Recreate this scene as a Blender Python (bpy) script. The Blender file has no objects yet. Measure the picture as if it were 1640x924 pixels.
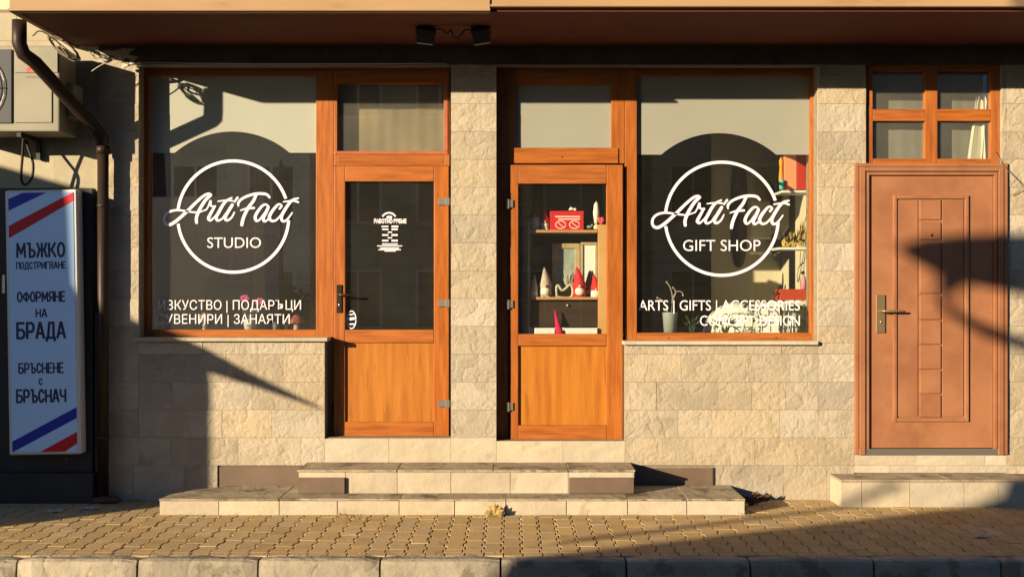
import bpy, bmesh, math, random
from mathutils import Vector, Matrix, noise as mnoise
random.seed(7)
SC = bpy.context.scene
COL = SC.collection
PI = math.pi

# ------------------------------------------------------------------ camera, sky, sun, exposure
D, F, HY, EYE = 8.0, 1704.0, 470.0, 1.55          # camera distance to the facade, focal length in photo pixels
cam_d = bpy.data.cameras.new('camera')
cam = bpy.data.objects.new('camera', cam_d); COL.objects.link(cam)
cam.location = (0, -D, EYE); cam.rotation_euler = (PI/2, 0, 0)
cam_d.sensor_width = 36; cam_d.lens = F/1640*36
cam_d.shift_y = (HY-462)/1640
cam_d.clip_end = 800; cam_d.clip_start = 0.05
SC.camera = cam

SUN = Vector((1.22, 1.0, -0.345)).normalized()    # direction the light travels
elev = math.asin(-SUN.z)
az = math.atan2(-SUN.x, -SUN.y)                   # towards the sun, clockwise from +Y
w = bpy.data.worlds.new('World'); SC.world = w; w.use_nodes = True
nt = w.node_tree; bg = nt.nodes['Background']
sky = nt.nodes.new('ShaderNodeTexSky'); sky.sky_type = 'NISHITA'; sky.sun_disc = False
sky.sun_elevation = elev; sky.sun_rotation = az
sky.air_density = 1.2; sky.dust_density = 1.0; sky.ozone_density = 1.5
tint = nt.nodes.new('ShaderNodeMix'); tint.data_type = 'RGBA'; tint.blend_type = 'MULTIPLY'; tint.inputs[0].default_value = 1
tint.inputs[7].default_value = (.50, .68, 1.08, 1)
nt.links.new(sky.outputs[0], tint.inputs[6]); nt.links.new(tint.outputs[2], bg.inputs[0]); bg.inputs[1].default_value = 0.05
sd = bpy.data.lights.new('sun', 'SUN'); sd.energy = 5.0; sd.angle = math.radians(0.5); sd.color = (1.0, 0.81, 0.535)
so = bpy.data.objects.new('sun', sd); COL.objects.link(so)
so.rotation_euler = SUN.to_track_quat('-Z', 'Y').to_euler(); so.location = (-12, -12, 8)
SC.view_settings.view_transform = 'Standard'; SC.view_settings.look = 'None'
SC.view_settings.exposure = 0.92; SC.view_settings.gamma = 1.0
SC.cycles.transparent_max_bounces = 24
SC.cycles.max_bounces = 8; SC.cycles.diffuse_bounces = 1

def X(px, y=0.0): return (px-820.0)*(D+y)/F
def Z(py, y=0.0): return EYE+(HY-py)*(D+y)/F

# ------------------------------------------------------------------ materials
def nodes_of(m):
    m.use_nodes = True
    return m.node_tree.nodes, m.node_tree.links
MATS = {}
def mat(name, a, b=None, rough=.7, scale=8, stretch=(1, 1, 1), bump=0, bscale=None, metal=0, var=0.0, spec=.35,
        detail=6, contrast=(.35, .65), coat=0, spots=None, emit=None, estr=0, crackle=0, hue=0.0):
    """a/b mixed by noise; var = per-object brightness variation; spots = (colour, scale, threshold)"""
    m = bpy.data.materials.new(name); N, L = nodes_of(m)
    p = N['Principled BSDF']
    p.inputs['Roughness'].default_value = rough; p.inputs['Metallic'].default_value = metal
    p.inputs['Specular IOR Level'].default_value = spec
    if coat: p.inputs['Coat Weight'].default_value = coat; p.inputs['Coat Roughness'].default_value = .15
    tc = N.new('ShaderNodeTexCoord'); oi = N.new('ShaderNodeObjectInfo')
    geo = N.new('ShaderNodeNewGeometry')
    mul = N.new('ShaderNodeVectorMath'); mul.operation = 'MULTIPLY'; mul.inputs[1].default_value = stretch
    off = N.new('ShaderNodeVectorMath'); off.operation = 'ADD'
    rm = N.new('ShaderNodeMath'); rm.operation = 'MULTIPLY'; rm.inputs[1].default_value = 37.0
    L.new(oi.outputs['Random'], rm.inputs[0]); L.new(rm.outputs[0], off.inputs[1])
    L.new(tc.outputs['Object'], mul.inputs[0]); L.new(mul.outputs[0], off.inputs[0])
    def noise_(sc, det=detail, r=.6):
        n = N.new('ShaderNodeTexNoise'); n.inputs['Scale'].default_value = sc; n.inputs['Detail'].default_value = det
        n.inputs['Roughness'].default_value = r; L.new(off.outputs[0], n.inputs['Vector']); return n
    col = None
    if b is not None:
        n = noise_(scale); r = N.new('ShaderNodeMapRange'); r.inputs[1].default_value = contrast[0]; r.inputs[2].default_value = contrast[1]
        L.new(n.outputs['Fac'], r.inputs[0])
        mx = N.new('ShaderNodeMix'); mx.data_type = 'RGBA'; mx.inputs[6].default_value = (*a, 1); mx.inputs[7].default_value = (*b, 1)
        L.new(r.outputs[0], mx.inputs[0]); col = mx.outputs[2]
    else:
        rgb = N.new('ShaderNodeRGB'); rgb.outputs[0].default_value = (*a, 1); col = rgb.outputs[0]
    if spots:
        n2 = noise_(spots[1], 4); r2 = N.new('ShaderNodeMapRange'); r2.inputs[1].default_value = spots[2]; r2.inputs[2].default_value = spots[2]+.08
        L.new(n2.outputs['Fac'], r2.inputs[0]); m2 = N.new('ShaderNodeMix'); m2.data_type = 'RGBA'
        L.new(col, m2.inputs[6]); m2.inputs[7].default_value = (*spots[0], 1)
        sc_ = N.new('ShaderNodeMath'); sc_.operation = 'MULTIPLY'; sc_.inputs[1].default_value = spots[3] if len(spots) > 3 else 1
        L.new(r2.outputs[0], sc_.inputs[0]); L.new(sc_.outputs[0], m2.inputs[0]); col = m2.outputs[2]
    if var or hue:
        hs = N.new('ShaderNodeHueSaturation'); L.new(col, hs.inputs['Color'])
        vr = N.new('ShaderNodeMapRange'); vr.inputs[3].default_value = 1-var; vr.inputs[4].default_value = 1+var
        L.new(oi.outputs['Random'], vr.inputs[0]); L.new(vr.outputs[0], hs.inputs['Value'])
        if hue:
            m7 = N.new('ShaderNodeMath'); m7.operation = 'MULTIPLY'; m7.inputs[1].default_value = 7.31
            fr = N.new('ShaderNodeMath'); fr.operation = 'FRACT'; L.new(oi.outputs['Random'], m7.inputs[0]); L.new(m7.outputs[0], fr.inputs[0])
            sr = N.new('ShaderNodeMapRange'); sr.inputs[3].default_value = 1-hue; sr.inputs[4].default_value = 1+hue
            L.new(fr.outputs[0], sr.inputs[0]); L.new(sr.outputs[0], hs.inputs['Saturation'])
        col = hs.outputs['Color']
    L.new(col, p.inputs['Base Color'])
    if bump:
        bn = noise_(bscale or scale*2, 8, .65)
        h = bn.outputs['Fac']
        if crackle:
            n3 = noise_(crackle, 3, .5)
            ab = N.new('ShaderNodeMath'); ab.operation = 'SUBTRACT'; ab.inputs[1].default_value = .5; L.new(n3.outputs['Fac'], ab.inputs[0])
            ab2 = N.new('ShaderNodeMath'); ab2.operation = 'ABSOLUTE'; L.new(ab.outputs[0], ab2.inputs[0])
            mn = N.new('ShaderNodeMath'); mn.operation = 'MINIMUM'; mn.inputs[1].default_value = .06; L.new(ab2.outputs[0], mn.inputs[0])
            ms = N.new('ShaderNodeMath'); ms.operation = 'MULTIPLY_ADD'; ms.inputs[1].default_value = 6.0
            L.new(mn.outputs[0], ms.inputs[0]); L.new(h, ms.inputs[2]); h = ms.outputs[0]
        bp = N.new('ShaderNodeBump'); bp.inputs['Distance'].default_value = bump; bp.inputs['Strength'].default_value = 1
        L.new(h, bp.inputs['Height']); L.new(bp.outputs[0], p.inputs['Normal'])
    if emit:
        p.inputs['Emission Color'].default_value = (*emit, 1); p.inputs['Emission Strength'].default_value = estr
    MATS[name] = m
    return m

stone = mat('split_stone', (.465, .392, .295), (.375, .318, .24), rough=.9, scale=5, bump=.0085, bscale=34, var=.11, hue=.18, crackle=5,
            spots=((.27, .22, .155), 3.1, .60, .5), spec=.15)
stone_pale = mat('pale_stone', (.52, .445, .34), (.44, .375, .285), rough=.85, scale=6, bump=.005, bscale=20, var=.07, hue=.12, spec=.15,
                 spots=((.30, .24, .17), 5, .62, .5))
tread = mat('worn_tread', (.42, .35, .25), (.27, .22, .155), rough=.95, scale=5, bump=.006, bscale=26, spec=.1, spots=((.12, .09, .06), 5, .56, .6), crackle=3)
mortar = mat('mortar', (.29, .24, .175), (.22, .18, .13), rough=.95, scale=20, bump=.003, spec=.1)
def wood(name, a, b, stretch, rough=.46, var=.05):
    return mat(name, a, b, rough=rough, scale=3.2, stretch=stretch, bump=.0006, bscale=9, var=var, spec=.25, contrast=(.36, .66),
               spots=(tuple(c*.50 for c in a), 4.0, .60, .6), hue=.015)
WO, WD = (.42, .135, .030), (.28, .078, .016)
wood_z = wood('orange_wood_upright', WO, WD, (11, 11, .9))
wood_x = wood('orange_wood_level', WO, WD, (.9, 11, 11))
panel_z = wood('honey_wood_panel', (.48, .18, .028), (.35, .115, .018), (7, 7, .5), rough=.42)
wood_shelf = wood('shelf_wood', (.55, .30, .13), (.42, .22, .09), (.9, 11, 11))
wood_dark = wood('dark_wood', (.055, .034, .022), (.035, .022, .015), (.9, 9, 9))
bead = mat('reddish_bead', (.45, .14, .07), (.35, .10, .05), rough=.35, scale=9)
mdoor = mat('brown_steel_door', (.36, .158, .078), (.27, .11, .055), rough=.42, scale=3.0, bump=.0012, bscale=14, spots=((.46, .25, .09), 1.6, .60, .28), spec=.4)
soffit_m = mat('red_brown_soffit', (.125, .032, .016), (.095, .024, .013), rough=.8, scale=3, bump=.001, spots=((.06, .018, .012), 2.2, .58, .6))
fascia_m = mat('tan_fascia', (.42, .27, .14), (.36, .22, .11), rough=.6, scale=2.0, stretch=(.5, 1, 3), bump=.001, spots=((.28, .16, .08), 4, .6, .5))
paver_m = mat('paver', (.57, .415, .215), (.47, .335, .175), rough=1, scale=3, bump=.0022, bscale=60, var=.07, hue=.08, spec=.0, spots=((.36, .25, .14), 5, .60, .5))
joint_m = mat('joint_sand', (.10, .06, .03), (.05, .03, .018), rough=1, scale=30, bump=.004, spec=.05)
kerb_m = mat('kerb_concrete', (.40, .35, .27), (.30, .26, .20), rough=.95, scale=5, bump=.007, bscale=22, var=.1, spec=.1, spots=((.17, .14, .10), 6, .54, .7), crackle=4)
asphalt = mat('asphalt', (.055, .052, .05), (.035, .034, .033), rough=.95, scale=60, bump=.005, bscale=120)
vent_m = mat('brown_plate', (.17, .115, .085), (.13, .09, .065), rough=.55, scale=4, bump=.001)
white_m = mat('white_paint', (.75, .74, .70), rough=.5)
vinyl = mat('white_vinyl', (.84, .80, .88), rough=.45)
black_m = mat('black_metal', (.016, .016, .018), (.025, .024, .024), rough=.45, scale=6)
dark_m = mat('charcoal_panel', (.035, .036, .040), (.024, .025, .028), rough=.55, scale=3)
steel = mat('brushed_steel', (.48, .44, .38), rough=.35, metal=.8)
bronze = mat('dark_bronze', (.06, .042, .03), rough=.35, metal=.6)
brass = mat('aged_brass', (.42, .30, .17), rough=.38, metal=.7)
copper = mat('brown_pipe', (.038, .023, .016), (.028, .017, .012), rough=.5, scale=5, metal=.1, spec=.3)
acw = mat('ac_ivory', (.29, .27, .205), (.24, .225, .17), rough=.5, scale=3)
acdark = mat('ac_dark', (.05, .055, .065), rough=.5)
redpaint = mat('red_mark', (.75, .09, .09), rough=.5)
sign_panel = mat('sign_panel', (.25, .38, .58), (.235, .36, .55), rough=.3, scale=2, emit=(.30, .50, .85), estr=.06)
sign_rim = mat('sign_rim', (.68, .68, .66), rough=.35)
navy = mat('navy_print', (.012, .022, .09), rough=.4)
blue = mat('blue_print', (.008, .03, .42), rough=.4)
red = mat('red_print', (.60, .008, .02), rough=.4)
cable_m = mat('black_cable', (.02, .018, .017), rough=.6)
cable_w = mat('pale_cable', (.50, .46, .40), rough=.6)
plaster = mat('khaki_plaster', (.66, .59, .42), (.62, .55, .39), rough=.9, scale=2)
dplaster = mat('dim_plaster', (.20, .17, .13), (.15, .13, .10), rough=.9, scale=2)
floor_in = mat('interior_tile', (.16, .12, .09), rough=.4)
gnome_r = mat('gnome_red', (.62, .02, .03), rough=.7)
gnome_w = mat('gnome_white', (.80, .76, .68), rough=.9)
gnome_g = mat('gnome_beige', (.60, .50, .42), (.45, .36, .30), rough=.9, scale=30)
gnome_b = mat('gnome_maroon', (.14, .03, .03), rough=.9)
skin_m = mat('gnome_nose', (.75, .45, .30), rough=.6)
cer_w = mat('glazed_white', (.80, .78, .72), rough=.25)
cer_gr = mat('grey_ceramic', (.30, .33, .31), rough=.5)
leaf = mat('leaf_green', (.07, .13, .035), (.04, .08, .02), rough=.5, scale=20)
leafd = mat('dark_leaf', (.03, .05, .02), rough=.5)
pink = mat('pink_petal', (.80, .12, .38), rough=.5)
straw = mat('straw', (.70, .50, .12), (.50, .33, .08), rough=.8, scale=25)
orange_b = mat('coral_board', (.85, .32, .16), rough=.6)
redbox = mat('brick_red_box', (.45, .06, .025), rough=.5)
turq = mat('turquoise', (.10, .55, .50), rough=.5)
gold = mat('pale_gilt', (.52, .42, .24), (.40, .30, .16), rough=.45, scale=12)
canvas_g = mat('pale_print', (.42, .47, .42), (.25, .30, .27), rough=.7, scale=10)
paper = mat('paper', (.82, .80, .74), rough=.8)
maskm = mat('carved_wood', (.10, .045, .02), (.05, .02, .012), rough=.45, scale=14, bump=.004)
dryleaf = mat('dry_leaf', (.50, .34, .12), (.30, .18, .07), rough=.8, scale=30)
litterm = mat('pale_litter', (.55, .50, .42), (.40, .35, .28), rough=.8, scale=20)
stick_g = mat('wire_grey', (.16, .13, .10), rough=.7)
housew = mat('opposite_render', (.75, .68, .56), (.60, .54, .43), rough=.9, scale=2)
house2 = mat('opposite_stone', (.50, .42, .30), (.36, .30, .22), rough=.9, scale=3)
tile_r = mat('roof_tile', (.22, .09, .05), rough=.8)
glassd = mat('dark_window_glass', (.02, .025, .03), rough=.1)
van_w = mat('van_paint', (.55, .56, .57), rough=.3, coat=.5)
rubber = mat('rubber', (.02, .02, .02), rough=.8)
bark = mat('bark', (.10, .075, .055), (.06, .045, .035), rough=.95, scale=12, bump=.01)

def glass_mat(name, dust=.03, f0=.05, refl=1.0, tint=(.96, .97, .95)):
    m = bpy.data.materials.new(name); N, L = nodes_of(m)
    for n in list(N):
        if n.type != 'OUTPUT_MATERIAL': N.remove(n)
    out = [n for n in N if n.type == 'OUTPUT_MATERIAL'][0]
    tr = N.new('ShaderNodeBsdfTransparent'); tr.inputs[0].default_value = (*tint, 1)
    gl = N.new('ShaderNodeBsdfGlossy'); gl.inputs['Roughness'].default_value = .012
    gl.inputs['Color'].default_value = (refl, refl*.97, refl*.9, 1)
    ge = N.new('ShaderNodeNewGeometry'); dt = N.new('ShaderNodeVectorMath'); dt.operation = 'DOT_PRODUCT'
    L.new(ge.outputs['Incoming'], dt.inputs[0]); L.new(ge.outputs['Normal'], dt.inputs[1])
    def mth(op, i0, i1):
        q = N.new('ShaderNodeMath'); q.operation = op
        for k_, v_ in ((0, i0), (1, i1)):
            if v_ is None: continue
            if isinstance(v_, (int, float)): q.inputs[k_].default_value = v_
            else: L.new(v_, q.inputs[k_])
        return q.outputs[0]
    cs = mth('ABSOLUTE', dt.outputs['Value'], None)          # Schlick reflectance, the same from both faces of the pane
    fr_ = mth('ADD', mth('MULTIPLY', mth('POWER', mth('SUBTRACT', 1.0, cs), 5.0), 1-f0), f0)
    a = N.new('ShaderNodeMixShader'); L.new(fr_, a.inputs[0]); L.new(tr.outputs[0], a.inputs[1]); L.new(gl.outputs[0], a.inputs[2])
    df = N.new('ShaderNodeBsdfDiffuse'); df.inputs[0].default_value = (.75, .72, .62, 1)
    tc = N.new('ShaderNodeTexCoord'); n = N.new('ShaderNodeTexNoise'); n.inputs['Scale'].default_value = 2.5; n.inputs['Detail'].default_value = 5
    L.new(tc.outputs['Object'], n.inputs['Vector'])
    r = N.new('ShaderNodeMapRange'); r.inputs[1].default_value = .3; r.inputs[2].default_value = .7
    r.inputs[3].default_value = dust*.75; r.inputs[4].default_value = dust*1.25; L.new(n.outputs['Fac'], r.inputs[0])
    b = N.new('ShaderNodeMixShader'); L.new(r.outputs[0], b.inputs[0]); L.new(a.outputs[0], b.inputs[1]); L.new(df.outputs[0], b.inputs[2])
    L.new(b.outputs[0], out.inputs[0]); return m
glass_l = glass_mat('dusty_glass', .020, .17)
glass_r = glass_mat('clear_glass', .006, .05)
glass_d = glass_mat('door_glass', .010, .10)
glass_t = glass_mat('transom_glass', .05, .08)

def film_mat(name, colr, opac):
    m = bpy.data.materials.new(name); N, L = nodes_of(m)
    for n in list(N):
        if n.type != 'OUTPUT_MATERIAL': N.remove(n)
    out = [n for n in N if n.type == 'OUTPUT_MATERIAL'][0]
    df = N.new('ShaderNodeBsdfDiffuse'); tl = N.new('ShaderNodeBsdfTranslucent'); tr = N.new('ShaderNodeBsdfTransparent')
    tc = N.new('ShaderNodeTexCoord'); n = N.new('ShaderNodeTexNoise'); n.inputs['Scale'].default_value = 2.2; n.inputs['Detail'].default_value = 3
    L.new(tc.outputs['Object'], n.inputs['Vector'])
    mx = N.new('ShaderNodeMix'); mx.data_type = 'RGBA'; mx.inputs[6].default_value = (*colr, 1); mx.inputs[7].default_value = (*[c*.86 for c in colr], 1)
    L.new(n.outputs['Fac'], mx.inputs[0]); L.new(mx.outputs[2], df.inputs[0]); L.new(mx.outputs[2], tl.inputs[0])
    a = N.new('ShaderNodeMixShader'); a.inputs[0].default_value = .2; L.new(df.outputs[0], a.inputs[1]); L.new(tl.outputs[0], a.inputs[2])
    b = N.new('ShaderNodeMixShader'); b.inputs[0].default_value = 1-opac; L.new(a.outputs[0], b.inputs[1]); L.new(tr.outputs[0], b.inputs[2])
    L.new(b.outputs[0], out.inputs[0]); return m
film = film_mat('frosted_film', (.56, .575, .50), .93)
film2 = film_mat('frosted_film_grey', (.42, .42, .36), .93)

# ------------------------------------------------------------------ mesh helpers
class MB:
    def __init__(s): s.bm = bmesh.new()
    def box(s, x0, x1, y0, y1, z0, z1, rot=None, piv=None):
        vs = [s.bm.verts.new(p) for p in ((x0,y0,z0),(x1,y0,z0),(x1,y1,z0),(x0,y1,z0),(x0,y0,z1),(x1,y0,z1),(x1,y1,z1),(x0,y1,z1))]
        for f in ((0,3,2,1),(4,5,6,7),(0,1,5,4),(1,2,6,5),(2,3,7,6),(3,0,4,7)): s.bm.faces.new([vs[i] for i in f])
        if rot is not None: bmesh.ops.rotate(s.bm, verts=vs, cent=piv or ((x0+x1)/2,(y0+y1)/2,(z0+z1)/2), matrix=rot)
        return s
    def tube(s, pts, r, seg=8, caps=True):
        pts = [Vector(p) for p in pts]; rs = r if isinstance(r, (list, tuple)) else [r]*len(pts)
        rings = []; up = Vector((0, 0, 1))
        for i, p in enumerate(pts):
            d = (pts[min(i+1, len(pts)-1)]-pts[max(i-1, 0)]).normalized()
            if i == 0: u = d.orthogonal().normalized()
            else: u = (u-d*u.dot(d)).normalized()
            v = d.cross(u)
            rings.append([s.bm.verts.new(p+(u*math.cos(2*PI*k/seg)+v*math.sin(2*PI*k/seg))*rs[i]) for k in range(seg)])
        for a, b in zip(rings, rings[1:]):
            for k in range(seg):
                f = s.bm.faces.new((a[k], a[(k+1)%seg], b[(k+1)%seg], b[k])); f.smooth = True
        if caps:
            s.bm.faces.new(rings[0][::-1]); s.bm.faces.new(rings[-1])
        return s
    def lathe(s, cx, cy, prof, seg=16, sx=1, sy=1):
        rings = []
        for r, z in prof:
            if r <= 1e-5: rings.append([s.bm.verts.new((cx, cy, z))])
            else: rings.append([s.bm.verts.new((cx+sx*r*math.cos(2*PI*k/seg), cy+sy*r*math.sin(2*PI*k/seg), z)) for k in range(seg)])
        for a, b in zip(rings, rings[1:]):
            if len(a) == 1 and len(b) == 1: continue
            for k in range(seg):
                k2 = (k+1) % seg
                if len(a) == 1: f = s.bm.faces.new((a[0], b[k2], b[k]))
                elif len(b) == 1: f = s.bm.faces.new((a[k], a[k2], b[0]))
                else: f = s.bm.faces.new((a[k], a[k2], b[k2], b[k]))
                f.smooth = True
        return s
    def ball(s, c, r, sub=2, sc=(1, 1, 1)):
        g = bmesh.ops.create_icosphere(s.bm, subdivisions=sub, radius=r)
        for v in g['verts']: v.co = Vector((v.co.x*sc[0]+c[0], v.co.y*sc[1]+c[1], v.co.z*sc[2]+c[2]))
        for f in {f for v in g['verts'] for f in v.link_faces}: f.smooth = True
        return s
    def prism(s, pts, y0, y1):                     # polygon in x,z extruded in y
        a = [s.bm.verts.new((x, y0, z)) for x, z in pts]; b = [s.bm.verts.new((x, y1, z)) for x, z in pts]
        s.bm.faces.new(a); s.bm.faces.new(b[::-1]); n = len(pts)
        for i in range(n): s.bm.faces.new((a[i], b[i], b[(i+1)%n], a[(i+1)%n]))
        return s
    def slab(s, pts, z0, z1):                      # polygon in x,y extruded in z
        a = [s.bm.verts.new((x, y, z0)) for x, y in pts]; b = [s.bm.verts.new((x, y, z1)) for x, y in pts]
        s.bm.faces.new(a[::-1]); s.bm.faces.new(b); n = len(pts)
        for i in range(n): s.bm.faces.new((a[i], a[(i+1)%n], b[(i+1)%n], b[i]))
        return s
    def face(s, pts):
        s.bm.faces.new([s.bm.verts.new(p) for p in pts]); return s
    def leafb(s, base, tip, wdt, nrm=(0, -1, 0)):  # a folded leaf blade
        b, t = Vector(base), Vector(tip); d = t-b; side = d.cross(Vector(nrm)).normalized()*wdt
        m = b+d*.45+Vector(nrm)*wdt*.35
        v = [s.bm.verts.new(p) for p in (b, b+d*.45+side, t, b+d*.45-side, m)]
        s.bm.faces.new((v[0], v[1], v[4])); s.bm.faces.new((v[1], v[2], v[4])); s.bm.faces.new((v[2], v[3], v[4])); s.bm.faces.new((v[3], v[0], v[4]))
        return s
    def build(s, name, m, parent=None, bevel=0, seg=1, normals=True, center=False):
        if normals: bmesh.ops.recalc_face_normals(s.bm, faces=s.bm.faces)
        if bevel:
            bmesh.ops.bevel(s.bm, geom=[e for e in s.bm.edges if e.is_manifold and e.calc_face_angle(0) > .5], offset=bevel, segments=seg, affect='EDGES', profile=.6, clamp_overlap=True)
        c = Vector((0, 0, 0))
        if center and s.bm.verts:
            lo = Vector([min(v.co[i] for v in s.bm.verts) for i in range(3)]); hi = Vector([max(v.co[i] for v in s.bm.verts) for i in range(3)])
            c = Vector(((lo.x+hi.x)/2, (lo.y+hi.y)/2, lo.z))
            for v in s.bm.verts: v.co -= c
        me = bpy.data.meshes.new(name); s.bm.to_mesh(me); s.bm.free(); me.materials.append(m)
        o = bpy.data.objects.new(name, me); COL.objects.link(o); o.location = c
        if parent is not None:
            o.parent = parent
            if center: o.location = c-world_loc(parent)
            else: o.location = -world_loc(parent)
        return o
def world_loc(o):
    v = Vector(o.location)
    while o.parent is not None: o = o.parent; v += Vector(o.location)
    return v
def empty(name, loc=(0, 0, 0), parent=None):
    o = bpy.data.objects.new(name, None); COL.objects.link(o); o.location = loc; o.empty_display_size = .1
    if parent is not None: o.parent = parent; o.location = Vector(loc)-world_loc(parent)
    return o
def tag(o, label=None, cat=None, group=None, kind=None):
    if label: o['label'] = label
    if cat: o['category'] = cat
    if group: o['group'] = group
    if kind: o['kind'] = kind
    return o
def part(name, m, parent, boxes, bevel=.002, seg=1, label=None):
    b = MB()
    for bx in boxes: b.box(*bx)
    o = b.build(name, m, parent, bevel=bevel, seg=seg)
    if label: o['label'] = label
    return o

_cap = None
def text_bm(body, x0, x1, base_z, cap, y, bold=0.0, slack=None):
    """flat lettering standing in the x,z plane, spanning x0..x1 with capitals of height cap"""
    global _cap
    def mk(t, off):
        c = bpy.data.curves.new('t', 'FONT'); c.body = t; c.size = 1; c.offset = off; c.resolution_u = 4
        o = bpy.data.objects.new('t', c); COL.objects.link(o); bpy.context.view_layer.update()
        me = bpy.data.meshes.new_from_object(o.evaluated_get(bpy.context.evaluated_depsgraph_get()))
        bpy.data.objects.remove(o); bpy.data.curves.remove(c); return me
    if _cap is None:
        h = mk('H', 0); _cap = max(v.co.y for v in h.vertices)
    me = mk(body, bold)
    xs = [v.co.x for v in me.vertices]; mn, mx_ = min(xs), max(xs)
    sx = (x1-x0)/(mx_-mn); sz = cap/_cap
    b = MB(); b.bm.from_mesh(me)
    for v in b.bm.verts:
        v.co = Vector((x0+(v.co.x-mn)*sx, y, base_z+v.co.y*sz))
    return b

def catmull(pts, n=8):
    out = []; P = [Vector((*p, 0)) if len(p) == 2 else Vector(p) for p in pts]
    P = [P[0]*2-P[1]]+P+[P[-1]*2-P[-2]]
    for i in range(1, len(P)-2):
        for k in range(n):
            t = k/n; a, b_, c, d = P[i-1], P[i], P[i+1], P[i+2]
            out.append(.5*((2*b_)+(c-a)*t+(2*a-5*b_+4*c-d)*t*t+(3*b_-a-3*c+d)*t**3))
    out.append(P[-2]); return out
def ribbon(b, pts, wd, y, round_=True):
    """flat stroke through 2-D points (x,z); wd = full width or list"""
    c = catmull(pts, 8); n = len(c)
    L_, R_ = [], []
    for i, p in enumerate(c):
        d = (c[min(i+1, n-1)]-c[max(i-1, 0)]); d = d.normalized() if d.length > 1e-9 else Vector((1, 0, 0))
        nn = Vector((-d.y, d.x, 0)); t = i/(n-1)
        if isinstance(wd, (list, tuple)):
            f = t*(len(wd)-1); j = min(int(f), len(wd)-2); ww = wd[j]+(wd[j+1]-wd[j])*(f-j)
        else: ww = wd
        L_.append(b.bm.verts.new((p.x+nn.x*ww/2, y, p.y+nn.y*ww/2))); R_.append(b.bm.verts.new((p.x-nn.x*ww/2, y, p.y-nn.y*ww/2)))
        if round_ and i in (0, n-1):
            s_ = -1 if i == 0 else 1; arc = []
            for k in range(7):
                a = PI*k/6; q = p+nn*(ww/2*math.cos(a))+d*(s_*ww/2*math.sin(a)); arc.append(b.bm.verts.new((q.x, y, q.y)))
            b.bm.faces.new(arc)
    for i in range(n-1):
        b.bm.faces.new((L_[i], L_[i+1], R_[i+1], R_[i]))

# ------------------------------------------------------------------ ground
pave = MB(); pave.slab([(-9, -1.70), (9, -1.70), (9, .2), (-9, .2)], -.30, -.016)
pavement = tag(pave.build('pavement', joint_m), 'yellow interlocking paver footway in front of the shops', kind='structure')
road = MB(); road.face([(-300, -300, -.145), (300, -300, -.145), (300, 300, -.145), (-300, 300, -.145)])
tag(road.build('road', asphalt, normals=False), 'dark asphalt street', kind='structure')
PWD, HALF, AM = .1165, .0775, .0078                    # column width, half a zigzag, amplitude; a paver is three halves long
PLEN = 3*HALF
def paver_mesh(flip):
    # the long sides zigzag in step, so that every column locks into the next
    gx, gy, cx_, cy_ = .0040, .0008, .0030, .0004; t = .012; side = []
    for k in range(3):
        a = AM*(1 if (k+flip) % 2 == 0 else -1); y0 = -PLEN/2+k*HALF
        side += [(a, y0+(gy if k == 0 else t)), (a, y0+HALF-(gy if k == 2 else t))]
    right = [(PWD/2-gx+a, y) for a, y in side]; left = [(-PWD/2+gx+a, y) for a, y in side][::-1]
    out = [(x, y, 1) for x, y in right]+[(x, y, -1) for x, y in left]
    bm = bmesh.new()
    def ring(sc, z):
        return [bm.verts.new((x-sd*cx_*sc, y-(cy_*sc if y > PLEN/2-.002 else -cy_*sc if y < -PLEN/2+.002 else 0), z)) for x, y, sd in out]
    a, b_, c = ring(0, -.03), ring(0, -.0018), ring(1, 0)
    n = len(out)
    for r0, r1 in ((a, b_), (b_, c)):
        for i in range(n): bm.faces.new((r0[i], r0[(i+1)%n], r1[(i+1)%n], r1[i]))
    bm.faces.new(c); bmesh.ops.recalc_face_normals(bm, faces=bm.faces)
    me = bpy.data.meshes.new('paver'); bm.to_mesh(me); bm.free(); me.materials.append(paver_m); return me
pms = [paver_mesh(0), paver_mesh(1)]
spots_ = []
for c in range(-47, 48):
    for r in range(-1, 10):
        st0 = (c % 2)*HALF*2-(c % 4)//2*HALF
        h0 = int(round(st0/HALF))+3*r                     # half-steps from the kerb: fixes the phase of the zigzag
        yy = -1.70+h0*HALF+PLEN/2
        if -1.70-.01 < yy-PLEN/2 and yy < .15: spots_.append((c*PWD, yy, h0 % 2))
    # short cut pieces close the column at the kerb
def vis(p):
    x, y = p; px = 820+x*F/(D+y)
    if px < -15 or px > 1655: return 99
    if y > -.53+PLEN/2 and -2.4 < x < 1.6: return 50
    if y > -.2 and x > 2.4: return 50
    return -y
spots_.sort(key=lambda p: (vis(p[:2]) > 40, p[1]))
def cutpiece(c, y0, y1, ph):                             # the zigzag piece left over between the kerb and the first whole paver
    bm = bmesh.new(); a = AM*(1 if ph == 0 else -1); x = c*PWD
    v = [bm.verts.new(q) for q in ((x-PWD/2+.004+a, y0, 0), (x+PWD/2-.004+a, y0, 0), (x+PWD/2-.004+a, y1-.002, 0), (x-PWD/2+.004+a, y1-.002, 0))]
    f = bm.faces.new(v); g = bmesh.ops.extrude_face_region(bm, geom=[f])
    for q in g['geom']:
        if isinstance(q, bmesh.types.BMVert): q.co.z -= .03
    bmesh.ops.recalc_face_normals(bm, faces=bm.faces); return bm
stuff = bmesh.new(); n = 0
def into_stuff(tmp):
    me = bpy.data.meshes.new('tmp'); tmp.to_mesh(me); stuff.from_mesh(me); tmp.free(); bpy.data.meshes.remove(me)
firsts = {}
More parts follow.
